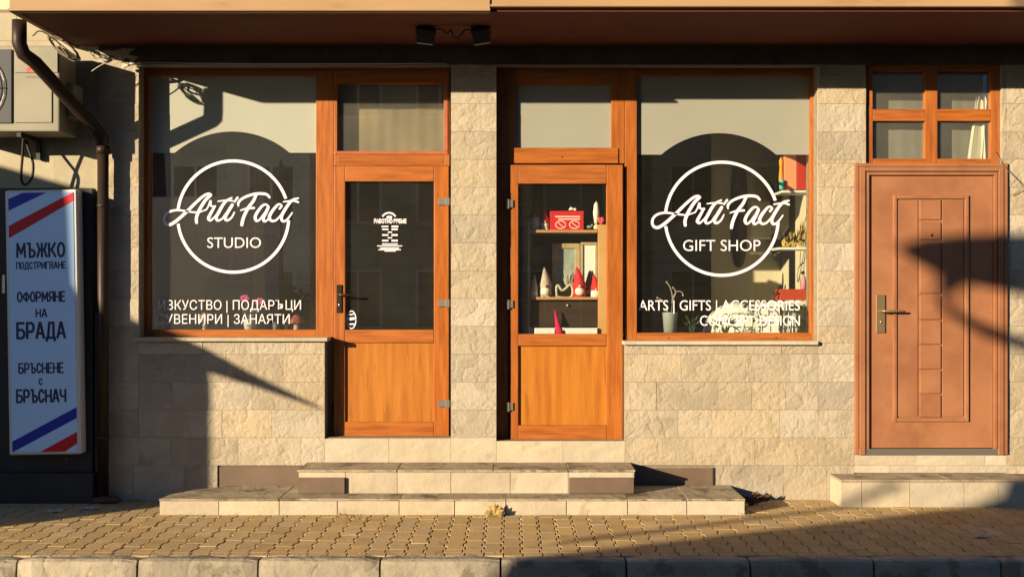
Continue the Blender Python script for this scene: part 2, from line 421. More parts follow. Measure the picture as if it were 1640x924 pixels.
for x, y, ph in spots_:
    c = round(x/PWD); firsts[c] = min(firsts.get(c, 9), y-PLEN/2)
    z = random.uniform(-.0016, .0016); tx, ty = random.uniform(-.004, .004), random.uniform(-.006, .006)
    if n < 300 and vis((x, y)) < 40:
        o = bpy.data.objects.new('paver', pms[ph]); COL.objects.link(o); o.parent = pavement
        o.location = (x, y, z); o.rotation_euler = (tx, ty, 0); n += 1
    else:
        tmp = bmesh.new(); tmp.from_mesh(pms[ph]); bmesh.ops.transform(tmp, matrix=Matrix.Translation((x, y, z)) @ Matrix.Rotation(tx, 4, 'X'), verts=tmp.verts); into_stuff(tmp)
for c, y1 in firsts.items():
    k = int(round((y1+1.70)/HALF))
    for q in range(k): into_stuff(cutpiece(c, -1.70+q*HALF+.001, -1.70+(q+1)*HALF+.001, q % 2))
me = bpy.data.meshes.new('far_pavers'); stuff.to_mesh(me); stuff.free(); me.materials.append(paver_m)
o = bpy.data.objects.new('far_pavers', me); COL.objects.link(o); o.parent = pavement; o['kind'] = 'stuff'

kroot = empty('kerb', (0, -1.78, 0)); tag(kroot, 'weathered concrete kerb stones edging the footway', kind='structure')
kx = [-640, -520, -340, -150, 40, 230, 420, 612, 802, 1000, 1195, 1390, 1590, 1780, 1970, 2160]
for a, b_ in zip(kx, kx[1:]):
    x0, x1 = X(a, -1.70), X(b_, -1.70)
    b = MB(); j = random.uniform(-.006, .006)
    nseg = 8
    prof = [(-1.703, -.25), (-1.703, -.008), (-1.712, .002), (-1.79, .004), (-1.815, -.006), (-1.822, -.03), (-1.826, -.25)]
    rings = []
    for s_ in range(nseg+1):
        t = s_/nseg; xx = x0+.006+(x1-x0-.012)*t; e = .014 if s_ in (0, nseg) else 0
        rg = []
        for i, (yy, zz) in enumerate(prof):
            jj = random.uniform(-.004, .004) if 1 < i < 6 else 0
            rg.append(b.bm.verts.new((xx, yy+j*.5+jj+(e if i in (4, 5) else 0), zz-(e*.7 if 1 < i < 5 else 0)+j*.5+jj*.6)))
        rings.append(rg)
    for r0, r1 in zip(rings, rings[1:]):
        for i in range(len(prof)-1): b.bm.faces.new((r0[i], r0[i+1], r1[i+1], r1[i]))
    b.bm.faces.new(rings[0]); b.bm.faces.new(rings[-1][::-1])
    for f in b.bm.faces: f.smooth = False
    b.build('kerb_stone', kerb_m, kroot, center=True)

# ------------------------------------------------------------------ the shop building: walls
shop = empty('shop_building', (0, 0, 0))
tag(shop, 'stone clad shop building with two orange wood doors and two lettered windows', 'building')
wall = MB()
def pxbox(b, p0, p1, q0, q1, y0, y1): b.box(X(p0), X(p1), y0, y1, Z(q1), Z(q0))
OPL, OPR = 222, 720
TOPY = 104
YC = .022                                            # front of the wall core; stones stand in front of it
pxbox(wall, 158, OPL, 60, 812, YC, .32)
pxbox(wall, OPL, 520, 545, 812, YC, .32)
pxbox(wall, 520, 722, 701, 812, YC, .32)
pxbox(wall, 722, 795, TOPY, 812, YC, .32)
pxbox(wall, 795, 1001, 706, 812, YC, .32)
pxbox(wall, 1001, 1310, 549, 812, YC, .32)
pxbox(wall, 1310, 1368, TOPY, 812, YC, .32)
pxbox(wall, 1368, 1612, 728, 812, YC, .32)
pxbox(wall, 1612, 2100, TOPY, 812, YC, .32)
pxbox(wall, OPL, 722, 20, TOPY, YC, .32); pxbox(wall, 722, 2100, 20, TOPY, YC, .32)
pxbox(wall, 1368, 1386, TOPY, 262, YC, .32); pxbox(wall, 1604, 1612, TOPY, 262, YC, .32)
# basement vents are cut by darker plates standing in shallow recesses between the stones
wall_o = wall.build('wall', mortar, shop)
def stone_block(x0, x1, z0, z1, m, parent, yb=YC, name='stone_block', rough=.004, th=.022):
    g = .0009; x0 += g; x1 -= g; z0 += g; z1 -= g
    if x1-x0 < .015 or z1-z0 < .012: return
    nx = max(3, min(5, int((x1-x0)/.09)+2)); nz = 3 if z1-z0 < .1 else 4
    b = MB(); dy = random.uniform(-.0022, .0015); grid = []
    for j in range(nz+1):
        row = []
        for i in range(nx+1):
            edge = i in (0, nx) or j in (0, nz)
            u, v = i/nx, j/nz
            if 0 < i < nx: u += random.uniform(-.25, .25)/nx
            if 0 < j < nz: v += random.uniform(-.25, .25)/nz
            yy = yb-th+dy+(random.uniform(0, .0012) if edge else random.uniform(-rough*.45, rough*.3))
            row.append(b.bm.verts.new((x0+(x1-x0)*u, yy, z0+(z1-z0)*v)))
        grid.append(row)
    for j in range(nz):
        for i in range(nx):
            b.bm.faces.new((grid[j][i], grid[j][i+1], grid[j+1][i+1], grid[j+1][i]))
    rim = grid[0]+[grid[j][nx] for j in range(1, nz+1)]+grid[nz][:-1][::-1]+[grid[j][0] for j in range(nz-1, 0, -1)]
    back = [b.bm.verts.new((v.co.x, yb+.001, v.co.z)) for v in rim]; k = len(rim)
    for i in range(k): b.bm.faces.new((rim[i], back[i], back[(i+1)%k], rim[(i+1)%k]))
    return b.build(name, m, parent, normals=False)
ROWS = [812, 790, 745, 700.5, 656, 611.5, 567, 522.5, 478, 433.5, 389, 344.5, 300, 255.5, 211, 166.5, 122, 78, 34, 20]
ROWS = [812, 745]+ROWS[3:]
def fill(p0, p1, q0, q1, seed=None, wmin=50, wmax=112, m=stone):
    rows = [q for q in ROWS if q0+6 < q < q1-6]
    bs = [q1]+sorted(rows, reverse=True)+[q0]
    for lo, hi in zip(bs, bs[1:]):
        x = p0
        while x < p1-1:
            wd = random.uniform(wmin, wmax); nx_ = x+wd
            if p1-nx_ < wmin*.6: nx_ = p1
            if nx_ > p1: nx_ = p1
            stone_block(X(x), X(nx_), Z(lo), Z(hi), m, wall_o)
            x = nx_
fill(OPL, 520, 545, 745); fill(158, OPL, 78, 745, wmin=64, wmax=64)
fill(158, 348, 745, 806); fill(520, 722, 702, 742, wmin=60, wmax=110, m=stone_pale)
fill(722, 795, 104, 700.5, wmin=60, wmax=74); stone_block(X(722), X(795), Z(742), Z(700.5), stone_pale, wall_o)
fill(795, 1001, 706, 742, wmin=80, wmax=120, m=stone_pale)
fill(1001, 1310, 549, 745); fill(1310, 1368, 549, 745, wmin=60, wmax=60); fill(1310, 1387, 104, 262, wmin=80, wmax=90)
fill(1310, 1368, 262, 549, wmin=60, wmax=60); fill(1146, 1368, 745, 806)
fill(1612, 2000, 104, 812); fill(1368, 1612, 728, 757, m=stone_pale); fill(1604, 1612, 104, 262, wmin=10, wmax=12)
stone_shaded = mat('shaded_lintel_stone', (.13, .095, .065), (.09, .065, .045), rough=.9, scale=5, bump=.006, bscale=20, var=.08, spec=.1)  # wall stone darkened: the shade under the balcony is put into its colour
fill(158, 1310, 60, TOPY, wmin=90, wmax=150, m=stone_shaded); fill(1310, 2000, 60, TOPY, wmin=90, wmax=150, m=stone_shaded)
# vent plates low in the wall
for a, b_, q0, q1, lb in ((349, 490, 746, 786, 'brown vent plate low in wall left of the steps'), (1004, 1145, 749, 786, 'brown vent plate low in wall right of the steps')):
    part('vent_plate', vent_m, shop, [(X(a+2), X(b_-3), .006, .02, Z(q1), Z(q0+1))], label=lb)
    part('vent_plate_trim', black_m, shop, [(X(b_-3), X(b_), -.004, .02, Z(q1), Z(q0))], bevel=.001)
# stone sills
for a, b_, q0, q1 in ((214, 526, 540.5, 546.5), (998, 1309, 546, 552)):
    part('window_sill', stone_pale, shop, [(X(a), X(b_), -.035, .118, Z(q1), Z(q0))], bevel=.004, label='pale stone window sill')
# thin metal drip strips over the openings
for a, b_ in ((222, 721), (795, 1316)):
    part('drip_strip', steel, shop, [(X(a), X(b_), -.012, .004, Z(107), Z(104.3))], bevel=0)
part('drip_strip', steel, shop, [(X(1311), X(1314), -.010, .004, Z(130), Z(107.2))], bevel=0)
# balcony
OV = -.99
balc = MB(); zb = Z(20, OV)
b_left, b_mid, b_right = X(15, OV), X(785, OV), 6.5
balc.box(b_left+.03, b_right, OV+.03, .4, zb+.012, zb+.30)
part('balcony_slab', soffit_m, shop, [(b_left+.03, b_right, OV+.04, .35, zb+.012, zb+.26)], bevel=.004, label='red brown balcony underside over the shop front')
balc.bm.free()
part('balcony_fascia', fascia_m, shop, [(b_left, b_mid, OV, OV+.038, zb, zb+.30), (b_left, b_left+.03, OV+.0385, .30, zb, zb+.30),
     (b_left-.004, b_mid+.002, OV-.018, OV-.001, zb+.004, zb+.022)], bevel=.003, label='tan balcony edge board')
part('balcony_fascia', fascia_m, shop, [(b_mid+.0025, b_right, OV+.012, OV+.038, zb+.034, zb+.30), (b_mid+.0025, b_right, OV-.004, OV+.0115, zb+.036, zb+.052)],
     bevel=.003, label='tan balcony edge board, slightly higher stretch')
# upper storey, above the picture
part('upper_wall', plaster, shop, [(X(158), X(2100), .3205, .6, zb+.0, 6.2), (-9, X(158)-.002, .33, .6, zb+.3, 5.4)], bevel=0)
part('balcony_parapet', fascia_m, shop, [(b_left+.01, b_right, OV+.01, OV+.11, zb+.3005, zb+1.2)], bevel=.004)

# ------------------------------------------------------------------ joinery
JY = .12                                              # outer face of the frames
def J(b, p0, p1, q0, q1, y0=JY, y1=JY+.06): b.box(X(p0, JY), X(p1, JY), y0, y1, Z(q1, JY), Z(q0, JY))
def member(name, m, parent, p0, p1, q0, q1, y0=JY, y1=JY+.06, bevel=.004):
    b = MB(); J(b, p0, p1, q0, q1, y0, y1); return b.build(name, m, parent, bevel=bevel, seg=2)
GY = JY+.035
def pane(parent, p0, p1, q0, q1, m, y=GY):
    b = MB(); b.box(X(p0, JY), X(p1, JY), y, y+.006, Z(q1, JY), Z(q0, JY)); return b.build('glass', m, parent)

# script logo: centre lines traced in a 13.2x enlarged cell
SCR = [
 ([(790,745),(785,650),(830,520),(900,390),(990,260),(1085,165)], [80,84,86,84,82,86]),
 ([(1085,160),(1050,138),(960,170),(830,275),(700,400),(600,500),(480,610),(350,720),(230,790),(145,775),(105,700),(125,600),(215,520),(370,485),(560,505),(700,525),(830,530),(940,495),(1010,465)],
  [60,62,66,74,78,80,82,84,80,72,70,66,62,56,50,46,40,34,30]),
 ([(985,490),(1040,400),(1085,300)], [30,44,70]),
 ([(1080,300),(1100,395),(1185,405)], [66,50,48]),
 ([(1180,400),(1120,500),(1065,600),(1040,665),(1085,700),(1150,650),(1205,580)], [50,74,84,82,60,44,34]),
 ([(1240,300),(1350,285),(1460,280),(1560,290)], [30,40,44,40]),
 ([(1535,225),(1440,275),(1350,370),(1265,520),(1205,640),(1240,705),(1330,665),(1400,560)], [44,60,80,84,82,62,46,34]),
 ([(1545,375),(1480,480),(1410,600),(1395,670),(1445,700),(1530,640),(1590,530)], [80,84,84,78,62,50,38]),
 ([(1592,310),(1655,225)], [46,64]),
 ([(1675,395),(1675,330),(1752,245),(1902,175),(2052,140),(2192,138),(2282,160),(2332,215)], [44,66,66,68,74,74,70,60]),
 ([(2050,165),(1985,300),(1885,430),(1808,580),(1765,700),(1747,795)], [74,80,84,86,86,84]),
 ([(1722,490),(1822,455),(1912,445),(2005,438)], [36,48,56,60]),
 ([(2320,415),(2260,368),(2180,395),(2080,520),(2030,630),(2050,705),(2110,695),(2190,600),(2310,440)], [44,52,66,78,84,70,54,48,60]),
 ([(2305,430),(2245,560),(2200,660),(2225,720),(2290,690),(2350,600)], [78,84,82,64,48,34]),
 ([(2545,455),(2590,395),(2530,360),(2455,425),(2365,545),(2330,640),(2375,710),(2465,700),(2545,620),(2580,570)], [56,54,54,72,84,84,66,56,42,34]),
 ([(2940,235),(2840,262),(2755,335),(2655,480),(2585,620),(2605,712),(2675,708),(2745,635),(2812,540)], [44,64,76,84,86,70,56,46,36]),
 ([(2625,310),(2730,297),(2840,285),(2940,318)], [34,44,56,50]),
]
def logo(parent, ox, oy, sc, cx, cy, rad, y, wstroke):
    """ox,oy = photo pixel of the traced cell's corner, sc = photo pixels per traced unit"""
    b = MB(); k = 0
    sx = (D+y)/F
    for pts, wd in SCR:
        P = [(X(ox+p[0]*sc, y), Z(oy+p[1]*sc, y)) for p in pts]
        ribbon(b, P, [q*sc*sx*.80 for q in wd], y-.00012*k); k += 1
    ring = []
    for i in range(97):
        a = 2*PI*i/96; ring.append((math.cos(a), math.sin(a)))
    ro, ri = (rad+wstroke/2)*sx, (rad-wstroke/2)*sx; c = (X(cx, y), Z(cy, y))
    vo = [b.bm.verts.new((c[0]+ro*p[0], y+.0004, c[1]+ro*p[1])) for p in ring[:-1]]
    vi = [b.bm.verts.new((c[0]+ri*p[0], y+.0004, c[1]+ri*p[1])) for p in ring[:-1]]
    for i in range(96):
        d_ = (i+.5)*3.75
        if d_ > 357 or d_ < 17.5 or 171 < d_ < 189: continue      # the ring stops where the script crosses it
        b.bm.faces.new((vo[i], vo[(i+1)%96], vi[(i+1)%96], vi[i]))
    return b.build('logo', vinyl, parent, normals=False)
LY = GY-.004
def lettering(parent, items, m=vinyl, y=LY, name='lettering', bold=.012):
    b = MB()
    for body, p0, p1, base, cap in items:
        t = text_bm(body, X(p0, y), X(p1, y), Z(base, y), cap*(D+y)/F, y, bold)
        me = bpy.data.meshes.new('t'); t.bm.to_mesh(me); t.bm.free(); b.bm.from_mesh(me); bpy.data.meshes.remove(me)
    return b.build(name, m, parent, normals=False)
def arch_film(parent, p0, p1, q0, qs, cx, top, half, m, y=GY-.0015):
    """film from q0 down to qs with a rounded arch cut out of its lower edge"""
    pts = [(p0, q0), (p0, qs), (cx-half, qs)]
    R = (half**2+(qs-top)**2)/(2*(qs-top))
    a0 = math.asin(min(1, half/R))
    for i in range(1, 24):
        a = -a0+2*a0*i/24; pts.append((cx+R*math.sin(a), top+R-R*math.cos(a)))
    pts += [(cx+half, qs), (p1, qs), (p1, q0)]
    b = MB(); low = pts[1:-1]
    vt = [b.bm.verts.new((X(px, y), y, Z(q0, y))) for px, py in low]; vb = [b.bm.verts.new((X(px, y), y, Z(py, y))) for px, py in low]
    for i in range(len(low)-1): b.bm.faces.new((vt[i], vb[i], vb[i+1], vt[i+1]))
    return b.build('frosted_film', m, parent, normals=False)

# left window
wl = empty('shop_window', (X(370, JY), JY, Z(540, JY)), shop); wl['label'] = 'left display window with STUDIO logo'
member('stile', wood_z, wl, 222, 238, 104, 540); member('stile', wood_z, wl, 506, 534.5, 104, 540)
member('rail', wood_x, wl, 238, 506, 104, 122); member('rail', wood_x, wl, 238, 506, 528, 540)
pane(wl, 236, 508, 120, 530, glass_l)
arch_film(wl, 236.5, 507, 120.5, 245, 372, 211, 92, film)
logo(wl, 255, 300, 1/13.2, 373.5, 347, 89, LY, 4.8)
lettering(wl, [('STUDIO', 332, 418, 397, 16.5)], bold=-.002)
lettering(wl, [('ИЗКУСТВО | ПОДАРЪЦИ', 254, 482, 496, 14.5), ('СУВЕНИРИ | ЗАНАЯТИ', 252, 464, 518.5, 14.5)], bold=-.002)
# right window
wr = empty('shop_window', (X(1158, JY), JY, Z(545, JY)), shop); wr['label'] = 'right display window with GIFT SHOP logo'
member('stile', wood_z, wr, 1001, 1020, 104, 547); member('stile', wood_z, wr, 1298, 1311, 104, 547)
member('rail', wood_x, wr, 1020, 1298, 104, 122); member('rail', wood_x, wr, 1020, 1298, 533, 547)
pane(wr, 1018, 1300, 120, 535, glass_r)
arch_film(wr, 1018.5, 1299.5, 120.5, 248, 1151, 213.5, 92, film2)
logo(wr, 1036.5, 303.4, 1/12.95, 1156, 350.5, 90.5, LY, 4.8)
lettering(wr, [('GIFT SHOP', 1094, 1218, 402, 17.5)], bold=-.002)
lettering(wr, [('ARTS | GIFTS | ACCESSORIES', 1023, 1281, 497, 16), ('CONCEPT DESIGN', 1121, 1281, 521.5, 16)], bold=.002)
# screws in the bottom rail
for px_ in (1071, 1243): 
    b = MB(); b.ball((X(px_, JY), JY-.0005, Z(541, JY)), .008, 1, (1, .3, .6)); b.build('screw_cap', bronze, wr)

# left door unit
dl = empty('shop_door', (X(637, JY), JY, Z(700, JY)), shop); dl['label'] = 'left orange wood door, dark glass over a plain panel'
tl = empty('transom_window', (X(625, JY), JY, Z(248, JY)), shop); tl['label'] = 'transom window over the left door'
member('stile', wood_z, tl, 534.7, 540, 104, 266); member('stile', wood_z, tl, 711, 720, 104, 266)
member('rail', wood_x, tl, 540, 711, 104, 134); member('rail', wood_x, tl, 540, 711, 247, 266)
member('bead', bead, tl, 536, 717, 242.5, 247.5, JY-.008, JY+.02, .002); member('bead', bead, tl, 711, 717, 134, 242.3, JY-.008, JY+.02, .002)
pane(tl, 538, 713, 132, 249, glass_t)
b = MB()                                              # net curtain behind the transom glass
prev = None
for i in range(61):
    px_ = 541+170*i/60; yy = JY+.12+.0016*math.sin(i*.8)+.004*math.sin(i*.23)
    v = (b.bm.verts.new((X(px_, JY), yy, Z(248, JY))), b.bm.verts.new((X(px_+(i-30)*.04, JY), yy, Z(125, JY))))
    if prev: f = b.bm.faces.new((prev[0], v[0], v[1], prev[1])); f.smooth = True
    prev = v
curt = mat('net_curtain', (.30, .24, .15), (.22, .175, .11), rough=.9, scale=4)
b.build('curtain', curt, tl, normals=False)
DY = JY-.012                                          # door leaves stand a little proud
member('stile', wood_z, dl, 535, 553, 266.5, 698, DY, JY+.045, .005); member('stile', wood_z, dl, 695, 719, 266.5, 698, DY, JY+.045, .005)
member('rail', wood_x, dl, 553.2, 694.8, 266.5, 291, DY, JY+.045, .005); member('rail', wood_x, dl, 553.2, 694.8, 528, 548.5, DY, JY+.045, .005)
member('rail', wood_x, dl, 553.2, 694.8, 675, 698, DY, JY+.045, .005)
member('panel', panel_z, dl, 552, 696, 547, 676, JY+.006, JY+.03, .002)
pane(dl, 551, 697, 289, 530, glass_d, JY+.02)
for q in (323, 485, 645):
    b = MB(); J(b, 702, 722, q-5, q+6, DY-.014, DY-.001); J(b, 714, 720, q-6, q+7, DY-.022, DY-.0145); b.build('hinge', steel, dl, bevel=.002)
def lever_handle(parent, px_, q0, q1, ql, pxe, y, m, wd=13, rnd=True):
    c = X(px_, y); h = empty('handle', (c, y, Z(ql, y)), parent)
    b = MB(); hw = wd/2*(D+y)/F
    b.box(c-hw, c+hw, y-.010, y, Z(q1, y), Z(q0, y)); b.build('back_plate', m, h, bevel=hw*.9 if rnd else .003, seg=3)
    b = MB(); zz = Z(ql, y)
    b.tube([(c, y-.008, zz), (c, y-.045, zz), (c+.012, y-.055, zz), (X(pxe, y)-.02, y-.055, zz-.001), (X(pxe, y), y-.046, zz-.003)], [.009, .009, .009, .008, .006], 10)
    b.build('lever', m, h)
    b = MB(); b.ball((c, y-.012, Z(q1-(q1-q0)*.28, y)), .007, 2, (1, .5, 1.6)); b.build('lock_cylinder', steel, h)
lever_handle(dl, 543.5, 456, 501, 472, 567, DY, bronze, 9)
# sticker and opening-hours print on the left door glass
DGY = JY+.016
st = MB()
ribbon(st, [(X(563+7*math.cos(a), DGY), Z(512+14*math.sin(a), DGY)) for a in [i*PI/8 for i in range(17)]], .008, DGY)
ribbon(st, [(X(560, DGY), Z(504, DGY)), (X(566, DGY), Z(503, DGY))], .010, DGY-.0003)
ribbon(st, [(X(559.5, DGY), Z(511, DGY)), (X(566.5, DGY), Z(510, DGY))], .022, DGY-.0003)
ribbon(st, [(X(559, DGY), Z(519, DGY)), (X(567, DGY), Z(519, DGY))], .012, DGY-.0003)
st.build('sticker', vinyl, dl, normals=False)
hp = MB()
def hl(p0, p1, q, t): ribbon(hp, [(X(p0, DGY), Z(q, DGY)), (X((p0+p1)/2, DGY), Z(q, DGY)), (X(p1, DGY), Z(q, DGY))], t*(D+DGY)/F, DGY, False)
ribbon(hp, [(X(623+13*math.sin(a), DGY), Z(355-14*math.cos(a)*1.0, DGY)) for a in [-.95, -.5, 0, .5, .95]], .013, DGY, False)
ribbon(hp, [(X(621, DGY), Z(348, DGY)), (X(626, DGY), Z(348, DGY))], .02, DGY-.0002)
b = text_bm('РАБОТНО ВРЕМЕ', X(599, DGY), X(651, DGY), Z(357.5, DGY), 6.2*(D+DGY)/F, DGY, .05)
me = bpy.data.meshes.new('t'); b.bm.to_mesh(me); b.bm.free(); hp.bm.from_mesh(me)
for p0, p1, q, t in ((611,622,363,2.2),(627,638,363,3),(612,622,367.5,2.2),(627,637,367.5,2.6),(621,628,372,2),(612,622,376.5,2.6),(627,637,376.5,3),(621,628,381,2),
                     (612,622,385.5,2.6),(627,637,385.5,3),(612,637,391,2),(604,644,394,1.6),(609,639,397.5,2),(606,642,400,1.6),(616,634,402,1.8)):
    hl(p0, p1, q, t)
hp.build('opening_hours', vinyl, dl, normals=False)

# right door unit
tr_ = empty('transom_window', (X(905, JY), JY, Z(262, JY)), shop); tr_['label'] = 'frosted transom window over the right door'
member('stile', wood_z, tr_, 796, 824.5, 104, 262); member('stile', wood_z, tr_, 979, 1000.8, 104, 262)
member('rail', wood_x, tr_, 825, 979, 104, 136); member('rail', wood_x, tr_, 822, 990, 237.5, 262, JY-.010, JY+.05)
pane(tr_, 822, 981, 134, 239, glass_t)
b = MB(); yy = GY-.0015; b.face([(X(p, yy), yy, Z(q, yy)) for p, q in ((825, 137), (825, 237), (978.5, 237), (978.5, 137))]); b.build('frosted_film', film2, tr_, normals=False)
b = MB(); b.ball((X(900, JY), JY-.010, Z(252, JY)), .008, 1, (1.6, .5, .6)); b.build('lock_cap', bronze, tr_)
dr = empty('shop_door', (X(907, JY), JY, Z(704, JY)), shop); dr['label'] = 'right orange wood door, display cabinet behind its glass'
member('stile', wood_z, shop, 796, 814, 262.5, 705, JY+.01, JY+.07)
DR = JY-.03
member('stile', wood_z, dr, 817, 830, 265, 704, DR, JY+.03, .005); member('stile', wood_z, dr, 971, 997, 265, 704, DR, JY+.03, .005)
member('rail', wood_x, dr, 830.2, 970.8, 265, 295, DR, JY+.03, .005); member('rail', wood_x, dr, 830.2, 970.8, 534.5, 553.5, DR, JY+.03, .005)
member('rail', wood_x, dr, 830.2, 970.8, 680, 704, DR, JY+.03, .005)
member('panel', panel_z, dr, 829, 972, 552, 681, JY-.010, JY+.012, .002)
pane(dr, 828, 973, 293, 537, glass_r, JY)
for q in (327, 487, 650):
    b = MB(); J(b, 812, 822, q-6, q+6, DR-.012, DR-.001); J(b, 811, 816, q-7, q+8, DR-.020, DR-.0125); b.build('hinge', steel, dr, bevel=.002)

# four-pane window over the metal door
w4 = empty('fanlight', (X(1495), .03, Z(260)), shop); w4['label'] = 'four pane window over the brown metal door'
Y4, Y4b = .03, .08
def m4(name, m, p0, p1, q0, q1, y0=Y4, y1=Y4b): b = MB(); b.box(X(p0), X(p1), y0, y1, Z(q1), Z(q0)); b.build(name, m, w4, bevel=.004, seg=2)
for a, b_ in ((1386, 1400), (1484.5, 1504), (1590, 1604)): m4('stile', wood_z, a, b_, TOPY, 261)
for a, b_ in ((1400.2, 1484.3), (1504.2, 1589.8)):
    m4('rail', wood_x, a, b_, TOPY, 112); m4('rail', wood_x, a, b_, 174, 193); m4('rail', wood_x, a, b_, 253.5, 261)
    for q0, q1 in ((111, 175), (192, 254.5)):
        g = MB(); g.box(X(a-1), X(b_+1), Y4+.03, Y4+.036, Z(q1), Z(q0)); g.build('glass', glass_t, w4)
b = MB(); prev = None
cm = mat('grey_curtain', (.22, .215, .18), (.17, .165, .135), rough=.9, scale=3)
for i in range(81):
    px_ = 1398+194*i/80; yy = .17+.0012*math.sin(i*.7)+.003*math.sin(i*.2)
    v = (b.bm.verts.new((X(px_), yy, Z(258))), b.bm.verts.new((X(px_), yy, Z(106))))
    if prev: f = b.bm.faces.new((prev[0], v[0], v[1], prev[1])); f.smooth = True
    prev = v
b.build('curtain', cm, w4, normals=False)
b = MB()                                              # crumpled pale plastic hanging behind the right-hand panes
prev = None
for i in range(9):
    t = i/8; px_ = 1563+26*t; yy = .10+.012*math.sin(i*2.1)
    v = (b.bm.verts.new((X(px_-8*math.sin(i)), yy, Z(252))), b.bm.verts.new((X(1574+16*t), yy+.01, Z(150+10*math.sin(i*1.7)))))
    if prev: b.bm.faces.new((prev[0], v[0], v[1], prev[1]))
    prev = v
b.build('plastic_sheet', mat('hanging_plastic', (.62, .60, .46), rough=.4), w4, normals=False)

# brown metal door
md = empty('metal_door', (X(1490), 0, Z(727)), shop); md['label'] = 'brown metal security door with embossed panels'
def mb_(name, m, L_, bevel=.004, seg=2): 
    b = MB()
    for p0, p1, q0, q1, y0, y1 in L_: b.box(X(p0), X(p1), y0, y1, Z(q1), Z(q0))
    return b.build(name, m, md, bevel=bevel, seg=seg)
mb_('casing', mdoor, [(1368, 1374, 262, 727, -.022, .03), (1375, 1384, 268, 727, -.030, .03), (1385, 1391, 276, 727, -.018, .03)])
mb_('casing', mdoor, [(1606, 1612, 262, 727, -.022, .03), (1597, 1605, 268, 727, -.030, .03), (1591, 1596, 276, 727, -.018, .03)])
mb_('casing', mdoor, [(1374.2, 1605.8, 262, 267.6, -.022, .03), (1384.2, 1596.8, 268.2, 275, -.030, .03), (1391.2, 1590.8, 276, 281, -.018, .03)])
leafo = MB(); dy_ = .0
leafo.box(X(1391.5), X(1590.5), .004, .04, Z(717), Z(282)); leafo.build('door_leaf', mdoor, md, bevel=.002)
# embossed mouldings stand proud of the leaf
mb_('embossed_frame', mdoor, [(1430, 1436, 313, 675, -.012, .005), (1545, 1551, 313, 675, -.012, .005), (1436.2, 1544.8, 313, 319, -.012, .005), (1436.2, 1544.8, 669, 675, -.012, .005)], bevel=.006)
cells = [(320, 352), (356, 384), (388, 470), (474, 511.5), (513.5, 551), (553, 590.5), (592.5, 630), (632, 668)]
for q0, q1 in cells: mb_('embossed_square', mdoor, [(1472.5, 1506.5, q0, q1, -.008, .005)], bevel=.0075)
for a, b_ in ((1438, 1470), (1509, 1543)): mb_('embossed_strip', mdoor, [(a, b_, 321, 667, -.002, .005)], bevel=.003)
b = MB(); b.ball((X(1492), -.006, Z(377)), .012, 2, (1, .4, 1)); b.build('peephole', bronze, md)
lever_handle(md, 1410, 472, 533, 498, 1446, .002, brass, 14, False)
mb_('threshold', steel, [(1374, 1606, 718, 727.5, -.02, .03)], bevel=.002)

# interior shell
def shell(name, m, boxes): return part(name, m, shop, boxes, bevel=0)
zf, zc = Z(701), 3.30
shell('interior_floor', floor_in, [(X(158), 2.62, .325, 3.9, zf-.1, zf)])
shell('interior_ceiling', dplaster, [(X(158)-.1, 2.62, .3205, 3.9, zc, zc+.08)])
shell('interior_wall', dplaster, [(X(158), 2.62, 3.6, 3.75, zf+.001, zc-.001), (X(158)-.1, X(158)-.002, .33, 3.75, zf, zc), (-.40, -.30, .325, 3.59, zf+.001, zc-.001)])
shell('interior_wall', plaster, [(2.50, 2.60, .325, 3.59, zf+.001, zc-.001)])
WY = 1.9
shell('interior_wall', plaster, [(X(1139, WY), 2.499, WY, WY+.06, zf+.001, zc-.001)])
# upright divider behind the metal door
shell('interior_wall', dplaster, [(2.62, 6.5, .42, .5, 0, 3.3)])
# dark slatted partition behind the right door
sl = empty('slatted_partition', (X(985, WY), WY, zf)); tag(sl, 'dark slatted wood partition behind the right door and the left half of the gift shop window', 'partition')
part('backing', wood_dark, sl, [(X(850, WY), X(1138, WY), WY+.03, WY+.05, zf+.002, zc-.002)], bevel=0)
z = zf+.01; 
while z < zc-.1:
    part('slat', wood_dark, sl, [(X(850, WY), X(1137.6, WY), WY, WY+.028, z, z+.085)], bevel=.004); z += .097
# stone column seen through the right door glass at its left edge, and a stone wall behind the left door
sc_ = empty('stone_column', (X(835, .8), .8, zf)); tag(sc_, 'brick column inside, at the left edge of the right door glass', 'column')
z = zf
while z < zc-.08:
    stone_block(X(810, .8), X(852, .8), z, z+.075, mat_b if 'mat_b' in globals() else stone, sc_, yb=.85, name='brick', th=.05); z += .078
part('core', mortar, sc_, [(X(811, .8), X(851, .8), .852, 1.02, zf, zc-.01)], bevel=0)
iw = empty('stone_wall', (X(625, 2.5), 2.5, zf)); tag(iw, 'coursed stone wall inside the studio behind the left door glass', 'wall')
part('core', mortar, iw, [(X(500, 2.5), X(765, 2.5), 2.522, 2.62, zf, zc-.01)], bevel=0)
z = zf
k = 0
while z < zc-.15:
    x = X(500, 2.5)
    while x < X(765, 2.5)-.05:
        wd = min(random.uniform(.24, .42), X(765, 2.5)-x); stone_block(x, x+wd, z, z+.19, stone, iw, yb=2.522); x += wd
    z += .193; k += 1

